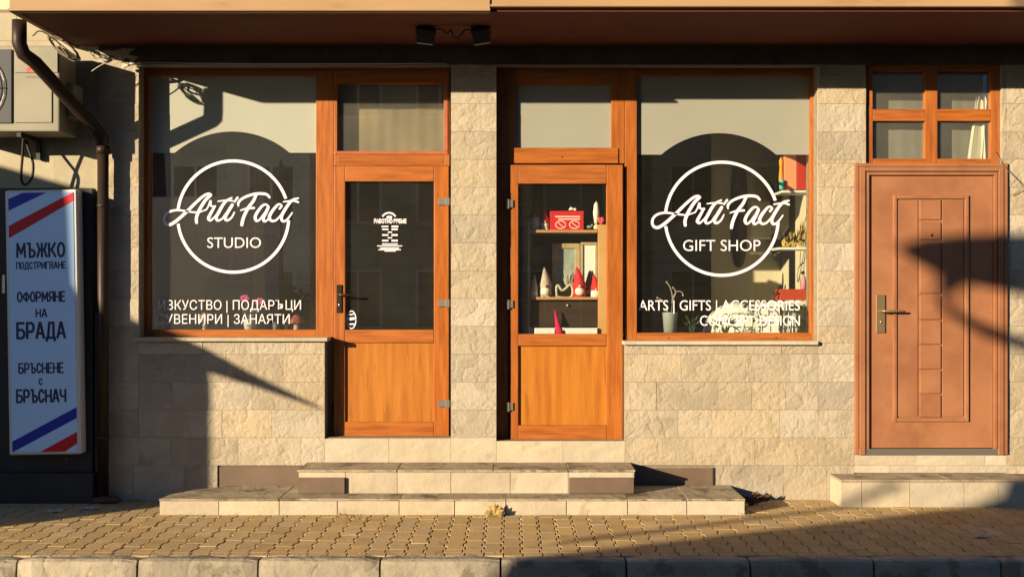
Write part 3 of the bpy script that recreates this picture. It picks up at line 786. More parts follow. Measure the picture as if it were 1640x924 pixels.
# ------------------------------------------------------------------ entrance steps
st_ = empty('entrance_steps', (X(740), -.3, 0)); tag(st_, 'two low stone steps running below both shop doors', 'steps')
YP = -.54; x0, x1 = X(255, YP), X(1193, YP); zp = .112
core = MB(); core.slab([(x0+.02, YP+.03), (x1-.01, YP+.03), (x1-.01, -.002), (x0+.36, -.002), (x0+.14, YP+.30)], -.02, zp-.03)
core.build('platform_core', mortar, st_)
jn = [255, 350, 447, 540, 639, 728, 810, 907, 1005, 1100, 1193]
tj = [255, 447, 640, 810, 1005, 1100, 1193]
for a, b_ in zip(jn, jn[1:]):
    xa, xb = X(a, YP)+.002, X(b_, YP)-.002
    stone_block(xa, xb, -.01, zp-.015, stone_pale, st_, yb=YP+.024, name='riser_stone', rough=.002)
for i, (a, b_) in enumerate(zip(tj, tj[1:])):
    xa, xb = X(a, YP)+.001, X(b_, YP)-.001
    s_ = MB(); j = random.uniform(-.002, .002)
    if i == 0: s_.slab([(xa-.004, YP-.006), (xb, YP-.008), (xb, -.003), (xa+.38, -.003), (xa+.16, -.17), (xa+.02, -.36)], zp-.014, zp)
    else: s_.slab([(xa+(xb-xa)*k/12, YP-.006+j+random.uniform(-.003, .003)+(random.uniform(0, .014) if random.random() < .22 else 0)) for k in range(13)]+[(xb+(.006 if i == 5 else 0), YP-.004+j), (xb+(.006 if i == 5 else 0), -.003), (xa, -.003)], zp-.014, zp+j*.5)
    s_.build('tread_slab', tread, st_, bevel=.005)
b = MB()                                              # thin chipped pale nosing course
for a, b_ in zip(jn[::2], jn[2::2]+[1193]):
    if a == b_: continue
YS = -.345; x0, x1 = X(478, YS), X(1016, YS); zs = .283
part('upper_step_core', mortar, st_, [(x0+.025, x1-.025, YS+.025, -.003, zp+.002, zs-.03)], bevel=0)
jn = [478, 553, 636, 722, 817, 910, 1016]
for a, b_ in zip(jn, jn[1:]):
    stone_block(X(a, YS)+.001, X(b_, YS)-.001, zp+.001, zs-.017, stone_pale, st_, yb=YS+.024, name='riser_stone', rough=.002)
b = MB(); b.box(x1-.024, x1-.002, YS+.026, -.003, zp+.002, zs-.017); b.build('end_stone', stone_pale, st_, bevel=.003)
b = MB(); b.box(x0+.002, x0+.024, YS+.026, -.003, zp+.002, zs-.017); b.build('end_stone', stone_pale, st_, bevel=.003)
tj = [476, 636, 790, 910, 1018]
for a, b_ in zip(tj, tj[1:]):
    j = random.uniform(-.0015, .0015)
    xa, xb = X(a, YS)+.001, X(b_, YS)-.001
    s_ = MB(); s_.slab([(xa+(xb-xa)*k/14, YS-.008+j+random.uniform(-.002, .002)+(random.uniform(0, .011) if random.random() < .18 else 0)) for k in range(15)]+[(xb, -.003), (xa, -.003)], zs-.016, zs+j)
    s_.build('tread_slab', tread, st_, bevel=.004)
for a, b_, lb in ((477, 553, 'dark plate on the upper riser, left end'), (911, 1015, 'dark plate on the upper riser, right end')):
    part('riser_plate', vent_m, st_, [(X(a, YS), X(b_, YS), YS-.022, YS-.006, zp+.004, zp+.118)], bevel=.003, label=lb)
# right-hand step
rs = empty('door_step', (X(1500, -.26), -.13, 0)); tag(rs, 'single stone step below the brown metal door', 'step')
YR = -.27; x0, zr = X(1347, YR), .198
part('step_core', mortar, rs, [(x0+.024, 5.2, YR+.024, -.003, -.02, zr-.03)], bevel=0)
jn = [1347, 1380, 1457, 1544, 1600, 1690, 1780, 1870]
for a, b_ in zip(jn, jn[1:]):
    stone_block(X(a, YR)+.001, X(b_, YR)-.001, -.01, zr-.017, stone_pale, rs, yb=YR+.024, name='riser_stone', rough=.003)
part('end_stone', stone_pale, rs, [(x0, x0+.023, YR+.026, -.003, -.01, zr-.017)], bevel=.003)
for a, b_ in ((1345, 1520), (1520, 1700), (1700, 1880)):
    part('tread_slab', tread, rs, [(X(a, YR)+.001, X(b_, YR)-.001, YR-.008, -.003, zr-.016, zr)], bevel=.005)

# ------------------------------------------------------------------ left neighbour
nb = empty('barber_shop_building', (X(60), 0, 0)); tag(nb, 'beige tiled neighbouring building at the left edge behind the barber sign', 'building')
part('wall', mortar, nb, [(-9, X(157.5), YC+.012, .32, -.02, zb+.29)], bevel=0)
nw = mat('beige_tile', (.42, .37, .26), (.36, .31, .21), rough=.6, scale=4, bump=.002, bscale=20, var=.06)
NR = [812, 757, 690, 620, 555, 480, 400, 320, 235, 150, 65, 20]
nwall = [c for c in nb.children][0]
for lo, hi in zip(NR, NR[1:]):
    x = -330 + (NR.index(lo) % 2)*60
    while x < 157:
        nx_ = min(x+118, 157.5); stone_block(X(x), X(nx_), Z(lo), Z(hi), nw, nwall, yb=YC+.012, name='wall_tile', rough=.0008, th=.012); x = nx_

# downpipe
dp = empty('downpipe', (X(165, -.08), -.08, 0)); tag(dp, 'brown metal downpipe bending from the balcony corner down the wall', 'downpipe')
yp = -.73; xt = X(31, yp)
b = MB(); b.tube([(xt, yp, zb+.011), (xt, yp, Z(70, yp)), (xt+.02, yp+.02, Z(86, yp)), (xt+.07, yp+.08, Z(96, yp)), (X(165, -.09)-.05, -.14, Z(205, -.1)), (X(165, -.09)-.01, -.10, Z(218, -.09)), (X(165, -.09), -.09, Z(232, -.09))], .048, 14)
b.build('swan_neck', copper, dp)
b = MB(); b.tube([(X(165, -.09), -.09, .02), (X(165, -.09), -.09, Z(238, -.09))], .040, 14); b.build('pipe', copper, dp)
b = MB(); b.tube([(X(165, -.09), -.09, Z(247, -.09)), (X(165, -.09), -.09, Z(234, -.09))], .049, 14); b.build('collar', copper, dp)
for q in (330, 520, 700):
    b = MB(); b.tube([(X(165, -.09), -.09, Z(q, -.09)-.012), (X(165, -.09), -.09, Z(q, -.09)+.012)], .044, 14); b.box(X(165)-.008, X(165)+.008, -.055, .02, Z(q)-.01, Z(q)+.01)
    b.build('bracket', black_m, dp)

# air conditioner
ya = -.35; ac = empty('air_conditioner', (X(10, ya), ya+.17, Z(212, ya))); tag(ac, 'ivory outdoor air conditioner unit hung high on the wall at the left edge', 'air conditioner')
ax0, ax1, az0, az1 = X(95, ya)-.88, X(95, ya), Z(211, ya), Z(73, ya)
part('casing', acw, ac, [(ax0, ax1, ya, ya+.30, az0, az1)], bevel=.012, seg=2)
part('front_panel', acw, ac, [(X(24, ya), X(84, ya), ya-.008, ya-.0005, Z(197, ya), Z(119, ya))], bevel=.003)
part('top_panel', acw, ac, [(X(24, ya), X(93, ya), ya-.006, ya-.0005, Z(117, ya), Z(76, ya))], bevel=.003)
part('side_cover', acw, ac, [(ax1+.0005, ax1+.055, ya+.12, ya+.29, Z(190, -.2), Z(135, -.2))], bevel=.012, seg=2)
b = MB()
gx, gz, gr = (ax0+X(20, ya))/2, (az0+az1)/2, .31
part('grille_frame', acdark, ac, [(X(20, ya)-.62, X(20, ya), ya-.012, ya-.001, Z(198, ya), Z(80, ya))], bevel=.02, seg=2)
gr_b = MB()
for k in range(1, 9):
    rr = .033*k; gr_b.tube([(X(20, ya)-.31+rr*math.cos(a), ya-.022, gz+rr*math.sin(a)) for a in [i*2*PI/28 for i in range(29)]], .003, 5)
for k in range(8):
    a = k*PI/4; gr_b.tube([(X(20, ya)-.31, ya-.02, gz), (X(20, ya)-.31+.27*math.cos(a), ya-.02, gz+.27*math.sin(a))], .003, 5)
gr_b.build('fan_grille', steel, ac)
lg = MB(); yl = ya-.0085
ribbon(lg, [(X(44, yl), Z(112, yl)), (X(50, yl), Z(104, yl)), (X(49, yl), Z(96, yl)), (X(55, yl), Z(95, yl)), (X(59, yl), Z(103, yl)), (X(52, yl), Z(108, yl)), (X(62, yl), Z(111, yl)), (X(69, yl), Z(104, yl))], .02, yl)
ribbon(lg, [(X(43, yl), Z(114, yl)), (X(56, yl), Z(115, yl)), (X(69, yl), Z(113, yl))], .014, yl-.0003)
lg.build('red_emblem', redpaint, ac, normals=False)
lb_ = MB()
for k in range(7): lb_.box(X(41+4*k, yl), X(43.6+4*k, yl), ya-.0095, ya-.0083, Z(125.5, yl), Z(122, yl))
lb_.build('printed_marks', mat('grey_print', (.25, .23, .2)), ac)
for px_ in (-60, 40):
    part('bracket', black_m, ac, [(X(px_, -.2), X(px_, -.2)+.03, ya+.02, -.0005, az0-.034, az0-.002), (X(px_, -.2), X(px_, -.2)+.03, -.02, .01, az0-.16, az0-.035)], bevel=0)
def cable(pts, r, m, label, name='cable', cat='cable', seg=6):
    b = MB(); c = catmull([tuple(p) for p in pts], 6); b.tube(c, r, seg); return tag(b.build(name, m), label, cat)
cable([(X(38, -.25), -.25, az0-.001), (X(36, -.22), -.22, Z(250, -.22)), (X(34, -.2), -.2, Z(285, -.2)), (X(40, -.18), -.18, Z(296, -.18)), (X(51, -.18), -.18, Z(285, -.18)), (X(53, -.18), -.18, Z(262, -.18)), (X(46, -.15), -.15, Z(240, -.15)), (X(41, -.12), -.12, Z(222, -.12))],
      .010, cable_m, 'black cable looping below the air conditioner to the sign')
def coil(cx, cy, y, n, rx, rz, m, label, rad=.004, drift=0, rot=.5):
    pts = []; rnd = random.Random(n*13)
    for i in range(n*8):
        a = i*2*PI/8; u = rx*math.cos(a)*(1+.25*rnd.uniform(-1, 1)); v = rz*math.sin(a)*(1+.3*rnd.uniform(-1, 1))
        px_ = cx+u*math.cos(rot)+v*math.sin(rot)+drift*i/(n*8); py_ = cy+u*math.sin(rot)-v*math.cos(rot)+drift*.3*i/(n*8)
        pts.append((X(px_, y), y+rnd.uniform(-.02, .02), Z(py_, y)))
    return pts
c1 = coil(103, 78, -.45, 5, 26, 9, cable_w, '', rot=.62)
cable([(X(52, -.6), -.6, Z(58, -.6)), (X(70, -.55), -.55, Z(52, -.55))]+c1+[(X(88, -.4), -.4, Z(60, -.4)), (X(120, -.3), -.3, Z(74, -.3))], .0045, stick_g, 'tangled coil of grey wires hanging under the balcony corner', 'wire_coil', 'wires')
c2 = coil(163, 92, -.3, 3, 17, 6, cable_w, '', rot=.4)
cable([(X(128, -.35), -.35, Z(73, -.35))]+c2+[(X(178, -.2), -.2, Z(97, -.2)), (X(160, -.2), -.2, Z(106, -.2)), (X(146, -.2), -.2, Z(115, -.2))], .0045, cable_w, 'pale frayed wire bundle beside the window top corner', 'wire_bundle', 'wires')
cable([(X(172, -.2), -.2, Z(94, -.2)), (X(196, -.1), -.1, Z(98, -.1)), (X(206, -.06), -.06, Z(104, -.06)), (X(226, -.03), -.03, Z(101, -.03)), (X(420, -.02), -.02, Z(102.5, -.02)), (X(716, -.02), -.02, Z(102, -.02))], .004, cable_w, 'thin pale cable running along the top of the left window')
b = MB(); b.tube([(X(198, -.06), -.06, Z(107, -.06)), (X(210, -.08), -.08, Z(103, -.08)), (X(225, -.06), -.06, Z(100, -.06))], .012, 7); tag(b.build('cable_joint', cable_w), 'pale taped cable joint at the window top left corner', 'cable joint')
cable([(X(1588), -.01, Z(240)), (X(1598), -.03, Z(258)), (X(1612), -.04, Z(276)), (X(1632), -.03, Z(295)), (X(1634), -.025, Z(303)), (X(1628), -.02, Z(308)), (X(1618), -.02, Z(313))], .0026, stick_g, 'thin bent wire sticking out at the top right corner of the metal door', 'wire', 'wire')

# barber sign
sg = empty('barber_sign', (X(66, -.2), -.14, Z(727, -.2))); tag(sg, 'tall pale blue lightbox barber sign with red and blue diagonal stripes', 'sign')
ys = -.2
x0, x1, z0, z1 = X(11, ys), X(126, ys), Z(728, ys), Z(304, ys)
rotm = Matrix.Rotation(math.radians(.95), 4, 'Y'); piv = Vector(((x0+x1)/2, ys, (z0+z1)/2))
def spin(o):                                          # the box leans slightly
    T = Matrix.Translation(piv+Vector((-world_loc(sg)))) @ Matrix.Rotation(-math.radians(.95), 4, 'Y').to_4x4()
    wl_ = world_loc(sg); me = o.data
    me.transform(Matrix.Translation(-piv)); me.transform(Matrix.Rotation(math.radians(-.95), 4, 'Y')); me.transform(Matrix.Translation(piv)); return o
spin(part('case', sign_rim, sg, [(x0, x1, ys, ys+.11, z0, z1)], bevel=.016, seg=3))
e = 5*7.8/F
spin(part('panel', sign_panel, sg, [(x0+e, x1-e, ys-.004, ys+.002, z0+e, z1-e)], bevel=.001))
def sgpoly(name, m, pts, y):
    b = MB(); b.face([(X(p, y), y, Z(q, y)) for p, q in pts]); o = b.build(name, m, sg, normals=False); return spin(o)
xl, xr = 16.5, 120.5
# written for the upright box: photo pixels with the lean taken out
sgpoly('blue_stripe', blue, [(xl, 318), (xl+23, 308.7), (xl+61, 308.7), (xl, 337)], ys-.0048)
sgpoly('red_stripe', red, [(xl, 361), (xr, 308.7), (xr, 323), (xl, 381)], ys-.0048)
sgpoly('blue_stripe', blue, [(xl, 706), (xr, 652.5), (xr, 670), (xl, 723.3)], ys-.0048)
sgpoly('red_stripe', red, [(xl+44, 723.3), (xr, 692), (xr, 711), (xl+84, 723.3)], ys-.0048)
def arc(cx, cy, rx, ry, a0, a1, n=7): return [(cx+rx*math.cos(math.radians(a0+(a1-a0)*i/n)), cy+ry*math.sin(math.radians(a0+(a1-a0)*i/n))) for i in range(n+1)]
_bowl = lambda y0, y1, x0=.0: [(x0, y1), (.6, y1)]+arc(.6, (y0+y1)/2, .4, (y1-y0)/2, 90, -90, 6)[1:-1]+[(.6, y0), (x0, y0)]
GL = {'М': (1.25, [[(0, 0), (.06, 1), (.5, .25), (.94, 1), (1, 0)]]), 'Ъ': (1.15, [[(0, 1), (.32, 1), (.32, 0)], _bowl(0, .52, .32)]),
 'Ж': (1.5, [[(.5, 0), (.5, 1)], [(.02, 1), (.22, .55), (.5, .52), (.78, .55), (.98, 1)], [(0, 0), (.24, .5)], [(1, 0), (.76, .5)]]),
 'К': (1, [[(0, 0), (0, 1)], [(0, .48), (.4, .52), (.95, 1)], [(.38, .52), (1, 0)]]), 'О': (1, [arc(.5, .5, .5, .5, 0, 360, 16)]),
 'П': (1, [[(0, 0), (0, 1), (1, 1), (1, 0)]]), 'Д': (1.15, [[(.0, -.2), (0, 0), (1, 0), (1, -.2)], [(.16, 0), (.34, 1), (.86, 1), (.86, 0)]]),
 'С': (.92, [[(1, .75)]+arc(.5, .5, .5, .5, 40, 320, 12)+[(1, .25)]]), 'Т': (.95, [[(0, 1), (1, 1)], [(.5, 1), (.5, 0)]]), 'Р': (.95, [[(0, 0), (0, 1)], _bowl(.42, 1)]),
 'И': (1.05, [[(0, 1), (0, 0), (1, 1), (1, 0)]]), 'Г': (.85, [[(0, 0), (0, 1), (1, 1)]]), 'В': (1, [[(0, 0), (0, 1)], _bowl(.53, 1), _bowl(0, .53)]),
 'А': (1.05, [[(0, 0), (.45, 1), (.55, 1), (1, 0)], [(.16, .3), (.84, .3)]]), 'Н': (1, [[(0, 0), (0, 1)], [(1, 0), (1, 1)], [(0, .5), (1, .5)]]),
 'Е': (.85, [[(1, 1), (0, 1), (0, 0), (1, 0)], [(0, .52), (.85, .52)]]), 'Ф': (1.3, [[(.5, 0), (.5, 1)], arc(.5, .52, .5, .34, 0, 360, 14)]),
 'Я': (1, [[(1, 0), (1, 1), (.4, 1)]+arc(.4, .72, .4, .28, 90, 270, 6)[1:-1]+[(.4, .44), (1, .44)], [(.5, .44), (0, 0)]]),
 'Б': (1, [[(.92, 1), (0, 1), (0, 0)], _bowl(0, .55)]), 'Ч': (.95, [[(0, 1), (0, .65), (.15, .48), (.5, .42), (1, .46)], [(1, 1), (1, 0)]])}
def stroke_text(b, body, cx, wd, base, cap, y, sw):
    # condensed sign painter's capitals: straight strokes, one ribbon per stroke
    tot = sum(GL[ch][0] for ch in body)+.42*(len(body)-1); u = (wd-sw)/tot; x = cx-wd/2+sw/2; k = 0
    for ch in body:
        gw, st = GL[ch]
        for pl in st:
            for p, q in zip(pl, pl[1:]):
                a = (X(x+p[0]*gw*u, y), Z(base-sw/2-p[1]*(cap-sw), y)); c = (X(x+q[0]*gw*u, y), Z(base-sw/2-q[1]*(cap-sw), y))
                d_ = Vector((c[0]-a[0], c[1]-a[1])).normalized()*sw*.32*(D+y)/F; n_ = Vector((-d_.y, d_.x)).normalized()*sw*.5*(D+y)/F; yk = y-.00003*(k % 24); k += 1
                b.face([(a[0]-d_.x+n_.x, yk, a[1]-d_.y+n_.y), (a[0]-d_.x-n_.x, yk, a[1]-d_.y-n_.y), (c[0]+d_.x-n_.x, yk, c[1]+d_.y-n_.y), (c[0]+d_.x+n_.x, yk, c[1]+d_.y+n_.y)])
        x += (gw+.42)*u
for body, cx, wd, base, cap, sw_ in (('МЪЖКО', 67, 79, 413, 25, 3.7), ('ПОДСТРИГВАНЕ', 67, 80, 431, 12, 1.9), ('ОФОРМЯНЕ', 66.5, 78, 484, 17.5, 2.7), ('НА', 66.5, 19, 508.5, 14.5, 2.4),
                                ('БРАДА', 65.5, 80, 543, 28, 4.2), ('БРЪСНЕНЕ', 64.5, 73, 598, 17.5, 2.6), ('С', 63.5, 6.5, 616.5, 11, 2), ('БРЪСНАЧ', 64, 81, 645, 22.5, 3.4)):
    t = MB(); stroke_text(t, body, cx, wd, base, cap, ys-.0052, sw_)
    spin(t.build('lettering', navy, sg, normals=False))
bd = empty('sign_cabinet', (X(70), -.06, 0)); tag(bd, 'black metal cabinet and plinth standing behind the barber sign', 'cabinet')
part('back_board', dark_m, bd, [(X(-60), X(150, -.06), -.08, -.005, Z(757), Z(303))], bevel=.004)
part('plinth', dark_m, bd, [(X(-120), X(150, -.12), -.14, -.003, .0, Z(757, -.12))], bevel=.006)
part('edge_post', acdark, bd, [(X(151.5, -.06), X(157, -.06), -.06, -.005, .06, Z(500))], bevel=.003)
b = MB(); b.ball((X(103, -.12), -.085, Z(735, -.1)), .007, 1); b.build('screw', steel, bd)
part('sign_bracket', steel, bd, [(X(3, -.16), X(8, -.16), -.16, -.081, Z(470, -.16), Z(440, -.16))], bevel=.002)

# spotlights under the balcony
def spot(px_, py_, tilt, label):
    y = -.55; c = (X(px_, y), y, Z(py_, y)); r_ = empty('floodlight', (c[0], y, zb+.010)); tag(r_, label, 'floodlight', 'pair of floodlights under the balcony')
    R = Matrix.Rotation(tilt, 3, 'Y') @ Matrix.Rotation(math.radians(35), 3, 'X')
    b = MB(); b.box(c[0]-.062, c[0]+.062, y-.03, y+.03, c[2]-.055, c[2]+.05, R, c); b.build('housing', black_m, r_, bevel=.008, seg=2)
    b = MB(); b.box(c[0]-.056, c[0]+.056, y-.026, y+.026, c[2]-.063, c[2]-.0555, R, c); b.build('lens', mat('lens_'+str(px_), (.75, .70, .66), rough=.15), r_, bevel=.002)
    b = MB(); b.tube([(c[0]-.068, y, c[2]), (c[0]-.068, y, zb+.004), (c[0]+.068, y, zb+.004), (c[0]+.068, y, c[2])], .006, 6); b.build('bracket', black_m, r_)
spot(682, 56, math.radians(7), 'black floodlight under the balcony above the left door, left of the pair')
spot(770, 56, math.radians(-9), 'black floodlight under the balcony above the stone pillar, right of the pair')
cable([(X(692, -.55), -.55, zb-.02), (X(706, -.56), -.56, zb-.005), (X(716, -.57), -.57, zb-.04), (X(722, -.57), -.57, zb-.01), (X(726, -.57), -.57, zb-.055), (X(734, -.57), -.57, zb-.07), (X(745, -.56), -.56, zb-.012), (X(760, -.55), -.55, zb-.02)],
      .006, bronze, 'short dark wire joining the two floodlights')

# ------------------------------------------------------------------ things inside, right door cabinet
YB = .225                                              # depth of the cabinet front
def XB(p, y=YB): return X(p, y)
def ZB(q, y=YB): return Z(q, y)
cb = empty('display_cabinet', (XB(905), YB+.15, zf)); tag(cb, 'open wooden display cabinet standing behind the right door glass', 'cabinet')
part('post', mat('pale_post', (.66, .40, .17), (.58, .33, .13), rough=.4, scale=4), cb, [(XB(957.5), XB(973), YB-.02, YB+.02, zf, ZB(360))], bevel=.002)
part('post', steel, cb, [(XB(845), XB(848), YB-.012, YB+.0, zf, ZB(357))], bevel=.001)
for q in (370, 477): part('shelf', wood_shelf, cb, [(XB(849), XB(957), YB-.02, YB+.30, ZB(q+3), ZB(q-1.5))], bevel=.002)
part('drawer', wood_dark, cb, [(XB(852), XB(956.5), YB+.0, YB+.28, ZB(523), ZB(483))], bevel=.003)
b = MB(); b.ball((XB(909), YB-.008, ZB(489)), .012, 2); b.build('knob', steel, cb)
part('base_board', white_m, cb, [(XB(848), XB(958), YB+.03, YB+.3, ZB(545), ZB(524))], bevel=.002)
def gnome(px_, qb, qt, hat, body, label, y, wd=None, beard=gnome_w, hatfrac=.6):
    zb_, zt = Z(qb, y), Z(qt, y); h = zt-zb_; c = X(px_, y); r = (wd/2*(D+y)/F) if wd else h*.22
    g = empty('gnome', (c, y, zb_)); tag(g, label, 'gnome', 'gnome figurines in the right door cabinet')
    hb = h*(1-hatfrac)
    b = MB(); b.lathe(c, y, [(0, zb_), (r*.85, zb_), (r, zb_+hb*.35), (r*.92, zb_+hb*.8), (r*.7, zb_+hb*1.05), (0, zb_+hb*1.05)], 14); b.build('body', body, g)
    b = MB(); b.lathe(c, y, [(r*1.02, zb_+hb*.85), (r*.98, zb_+hb*1.1), (r*.80, zb_+hb+(h-hb)*.30), (r*.52, zb_+hb+(h-hb)*.6), (r*.28, zb_+hb+(h-hb)*.86), (r*.13, zt-h*.02), (0, zt)], 14)
    for v in b.bm.verts: v.co.x += r*.5*max(0, (v.co.z-zb_-hb)/(h-hb))**2*math.sin(px_)
    b.build('hat', hat, g)
    b = MB(); b.ball((c, y-r*.72, zb_+hb*.55), r*.72, 2, (1, .55, 1.0)); b.build('beard', beard, g)
    b = MB(); b.ball((c, y-r*1.1, zb_+hb*.95), r*.24, 2); b.build('nose', skin_m, g)
    b = MB(); b.ball((c-r*.45, y-r*.8, zb_+r*.14), r*.3, 1, (1, 1.2, .6)); b.ball((c+r*.45, y-r*.8, zb_+r*.14), r*.3, 1, (1, 1.2, .6)); b.build('feet', body, g)
yt = YB+.09
gnome(857, 368, 322, gnome_b, gnome_w, 'maroon hatted gnome with long white beard at the left end of the upper shelf', yt, 17, hatfrac=.5)
gnome(873, 368, 336, gnome_r, gnome_w, 'small red hatted gnome against the left side of the red gift box', yt-.02, 13)
gnome(928, 478, 427, gnome_r, gnome_r, 'largest red gnome, white beard, standing before the picture frames on the lower shelf', yt-.05, 21)
gnome(954, 478, 440, gnome_r, gnome_w, 'small red gnome on the lower shelf beside the pale post', yt-.05, 16)
gnome(855, 478, 440, gnome_g, gnome_w, 'slim beige hatted gnome at the left end of the lower shelf', yt-.07, 13, hatfrac=.65)
gnome(873, 477, 427, gnome_g, gnome_g, 'plump beige gnome with grey beard, second from left on the lower shelf', yt-.05, 21)
gnome(943, 478, 432, mat('mauve_felt', (.20, .12, .13), rough=.9), gnome_b, 'dark mauve gnome standing behind the two red gnomes', yt+.03, 13)
# red cone on the cabinet floor
b = MB(); c = XB(897, YB-.05); b.lathe(c, YB-.05, [(0, ZB(535)), (.032, ZB(535)), (.030, ZB(530)), (.016, ZB(512)), (.004, ZB(497)), (0, ZB(496))], 12)
for v in b.bm.verts: v.co.x -= (v.co.z-ZB(535))*.22
tag(b.build('red_cone_hat', mat('crimson_felt', (.55, .01, .07), rough=.8)), 'leaning crimson felt cone standing at the bottom of the right door glass', 'ornament')
for a, b_, lb in ((856, 889, 'short white box lying left of the crimson cone'), (905, 957, 'long white box lying right of the crimson cone')):
    tag(part('white_box', cer_w, None, [(XB(a, YB-.03), XB(b_, YB-.03), YB-.05, YB+.02, ZB(545, YB-.03), ZB(525, YB-.03))], bevel=.005), lb, 'box')
# red gift box with white print
gb = empty('gift_box', (XB(907, yt), yt, ZB(369))); tag(gb, 'red gift box with white printed pattern on the upper shelf', 'box')
part('carton', mat('box_red', (.60, .02, .03), rough=.45), gb, [(XB(881, yt-.06), XB(935, yt-.06), yt-.06, yt+.04, ZB(369), Z(338, yt-.06))], bevel=.003)
b = MB(); yy = yt-.0605
for p0, p1, q in ((889, 929, 347), (894, 929, 351)): b.box(X(p0, yy), X(p1, yy), yy-.0008, yy, Z(q+1.2, yy), Z(q-1, yy))
for cx_ in (898, 920):
    ribbon(b, [(X(cx_+8*math.cos(a), yy), Z(360+6*math.sin(a), yy)) for a in [i*PI/5 for i in range(11)]], .007, yy-.0005)
    ribbon(b, [(X(cx_-4, yy), Z(357, yy)), (X(cx_+1, yy), Z(361, yy)), (X(cx_+4, yy), Z(363, yy))], .006, yy-.0009)
b.build('print', mat('box_print', (.80, .62, .55)), gb, normals=False)
b = MB(); b.ball((XB(916, yt), yt, Z(335, yt)), .02, 1, (1.3, 1, .6)); b.ball((XB(921, yt), yt-.02, Z(336, yt)), .014, 1); b.tube([(XB(911, yt), yt, Z(337, yt)), (XB(915, yt), yt, Z(331, yt))], .004, 5)
tag(b.build('bird_figurine', cer_w), 'small white bird figurine on top of the red gift box', 'figurine')
# white cone tree and red heart at the right end of the upper shelf
b = MB(); c = XB(955, yt); b.lathe(c, yt, [(0, ZB(358)), (.016, ZB(357)), (.026, ZB(340)), (.018, ZB(326)), (0, ZB(320))], 12); b.tube([(c, yt, ZB(369)), (c, yt, ZB(357))], .006, 6)
tag(b.build('white_bottle_tree', cer_w), 'tall white rounded cone ornament at the right end of the upper shelf', 'ornament')
b = MB()
for s_ in (-1, 1): b.ball((XB(962, yt-.06)+s_*.011, yt-.06, Z(352, yt)), .017, 2, (1, .5, 1))
b.prism([(XB(962, yt-.06)-.027, Z(353, yt)), (XB(962, yt-.06), Z(362, yt)), (XB(962, yt-.06)+.027, Z(353, yt))], yt-.068, yt-.052)
tag(b.build('red_heart', redpaint), 'red heart ornament leaning before the white cone ornament', 'ornament')
b = MB(); b.ball((XB(955, yt-.08), yt-.08, Z(364, yt-.08)), .022, 2); tag(b.build('cream_ball', mat('cream_felt', (.78, .70, .42), rough=.8)), 'cream ball on the shelf end under the red heart', 'ball')
b = MB(); b.ball((XB(943, yt), yt-.02, Z(364, yt)), .020, 2, (1.5, 1, .7)); b.ball((XB(948, yt), yt-.02, Z(361, yt)), .010, 1); tag(b.build('grey_mouse_figurine', cer_gr), 'small grey lying animal figurine right of the red gift box', 'figurine')
# open heart shaped ceramic holder
b = MB(); yh = yt-.05
ribpts = [(892, 476), (891, 462), (894, 457), (900, 465), (906, 462), (913, 456), (917, 463), (914, 476), (892, 476)]
b.tube(catmull([(X(p, yh), yh, Z(q, yh)) for p, q in ribpts], 4), .010, 6); tag(b.build('ceramic_heart_holder', mat('cream_glaze', (.62, .56, .40), (.50, .46, .34), scale=30, rough=.3)), 'openwork cream ceramic holder in the middle of the lower shelf', 'ornament')
b = MB()
for k in range(26):
    a = random.uniform(0, 2*PI); t = random.uniform(0, 1); b.leafb((X(909, yt), yt, Z(462, yt)), (X(909+14*math.cos(a)*t+0, yt), yt+random.uniform(-.03, .03), Z(448-22*abs(math.sin(a))*t, yt)), .008)
tag(b.build('dried_sprig', mat('sage', (.40, .43, .36), rough=.8)), 'pale sage dried sprig standing before the framed print', 'sprig')
def frame(p0, p1, q0, q1, y, label, inner, wd=6):
    f = empty('picture_frame', (X((p0+p1)/2, y), y, Z(q1, y))); tag(f, label, 'picture frame')
    x0, x1, z0, z1 = X(p0, y), X(p1, y), Z(q1, y), Z(q0, y); t = wd*(D+y)/F
    part('moulding', gold, f, [(x0, x1, y, y+.02, z1-t, z1), (x0, x1, y, y+.02, z0, z0+t), (x0, x0+t, y, y+.02, z0+t+.0005, z1-t-.0005), (x1-t, x1, y, y+.02, z0+t+.0005, z1-t-.0005)], bevel=.003)
    part('picture', inner, f, [(x0+t, x1-t, y+.012, y+.018, z0+t, z1-t)], bevel=0)
frame(884, 929, 390, 476, YB+.15, 'gilt framed pale green print leaning on the lower shelf', canvas_g, 8)
frame(930, 957, 388, 476, YB+.125, 'white picture in a thin gilt frame partly hidden by the post', paper, 4)
tag(part('grey_card', mat('grey_card', (.20, .18, .17)), None, [(XB(853), XB(883), YB+.26, YB+.27, ZB(420), ZB(393))], bevel=.001), 'dull grey card at the back of the lower shelf, left', 'card')

# ------------------------------------------------------------------ things inside, right window
YW = .30
wsill = part('window_board', white_m, shop, [(X(1005, JY), X(1308, JY), JY+.065, YW+.30, Z(548, JY), Z(536, JY))], bevel=.004)
lsill = part('window_board', wood_x, shop, [(X(228, JY), X(530, JY), JY+.065, YW+.22, Z(544, JY), Z(530.5, JY))], bevel=.004)
def leafplant(name, label, x, y, z0, n, h, spread, wd, m, cat='plant', droop=.0, seed=1):
    rnd = random.Random(seed); b = MB()
    for k in range(n):
        a = 2*PI*k/n+rnd.uniform(-.3, .3); l = h*rnd.uniform(.6, 1); s_ = spread*rnd.uniform(.5, 1)
        m1 = (x+math.cos(a)*s_*.4, y+math.sin(a)*s_*.3, z0+l*.65)
        b.leafb((x, y, z0), m1, wd*.8); b.leafb(m1, (x+math.cos(a)*s_, y+math.sin(a)*s_*.6, z0+l*(1-droop)), wd)
    return b
sh = []
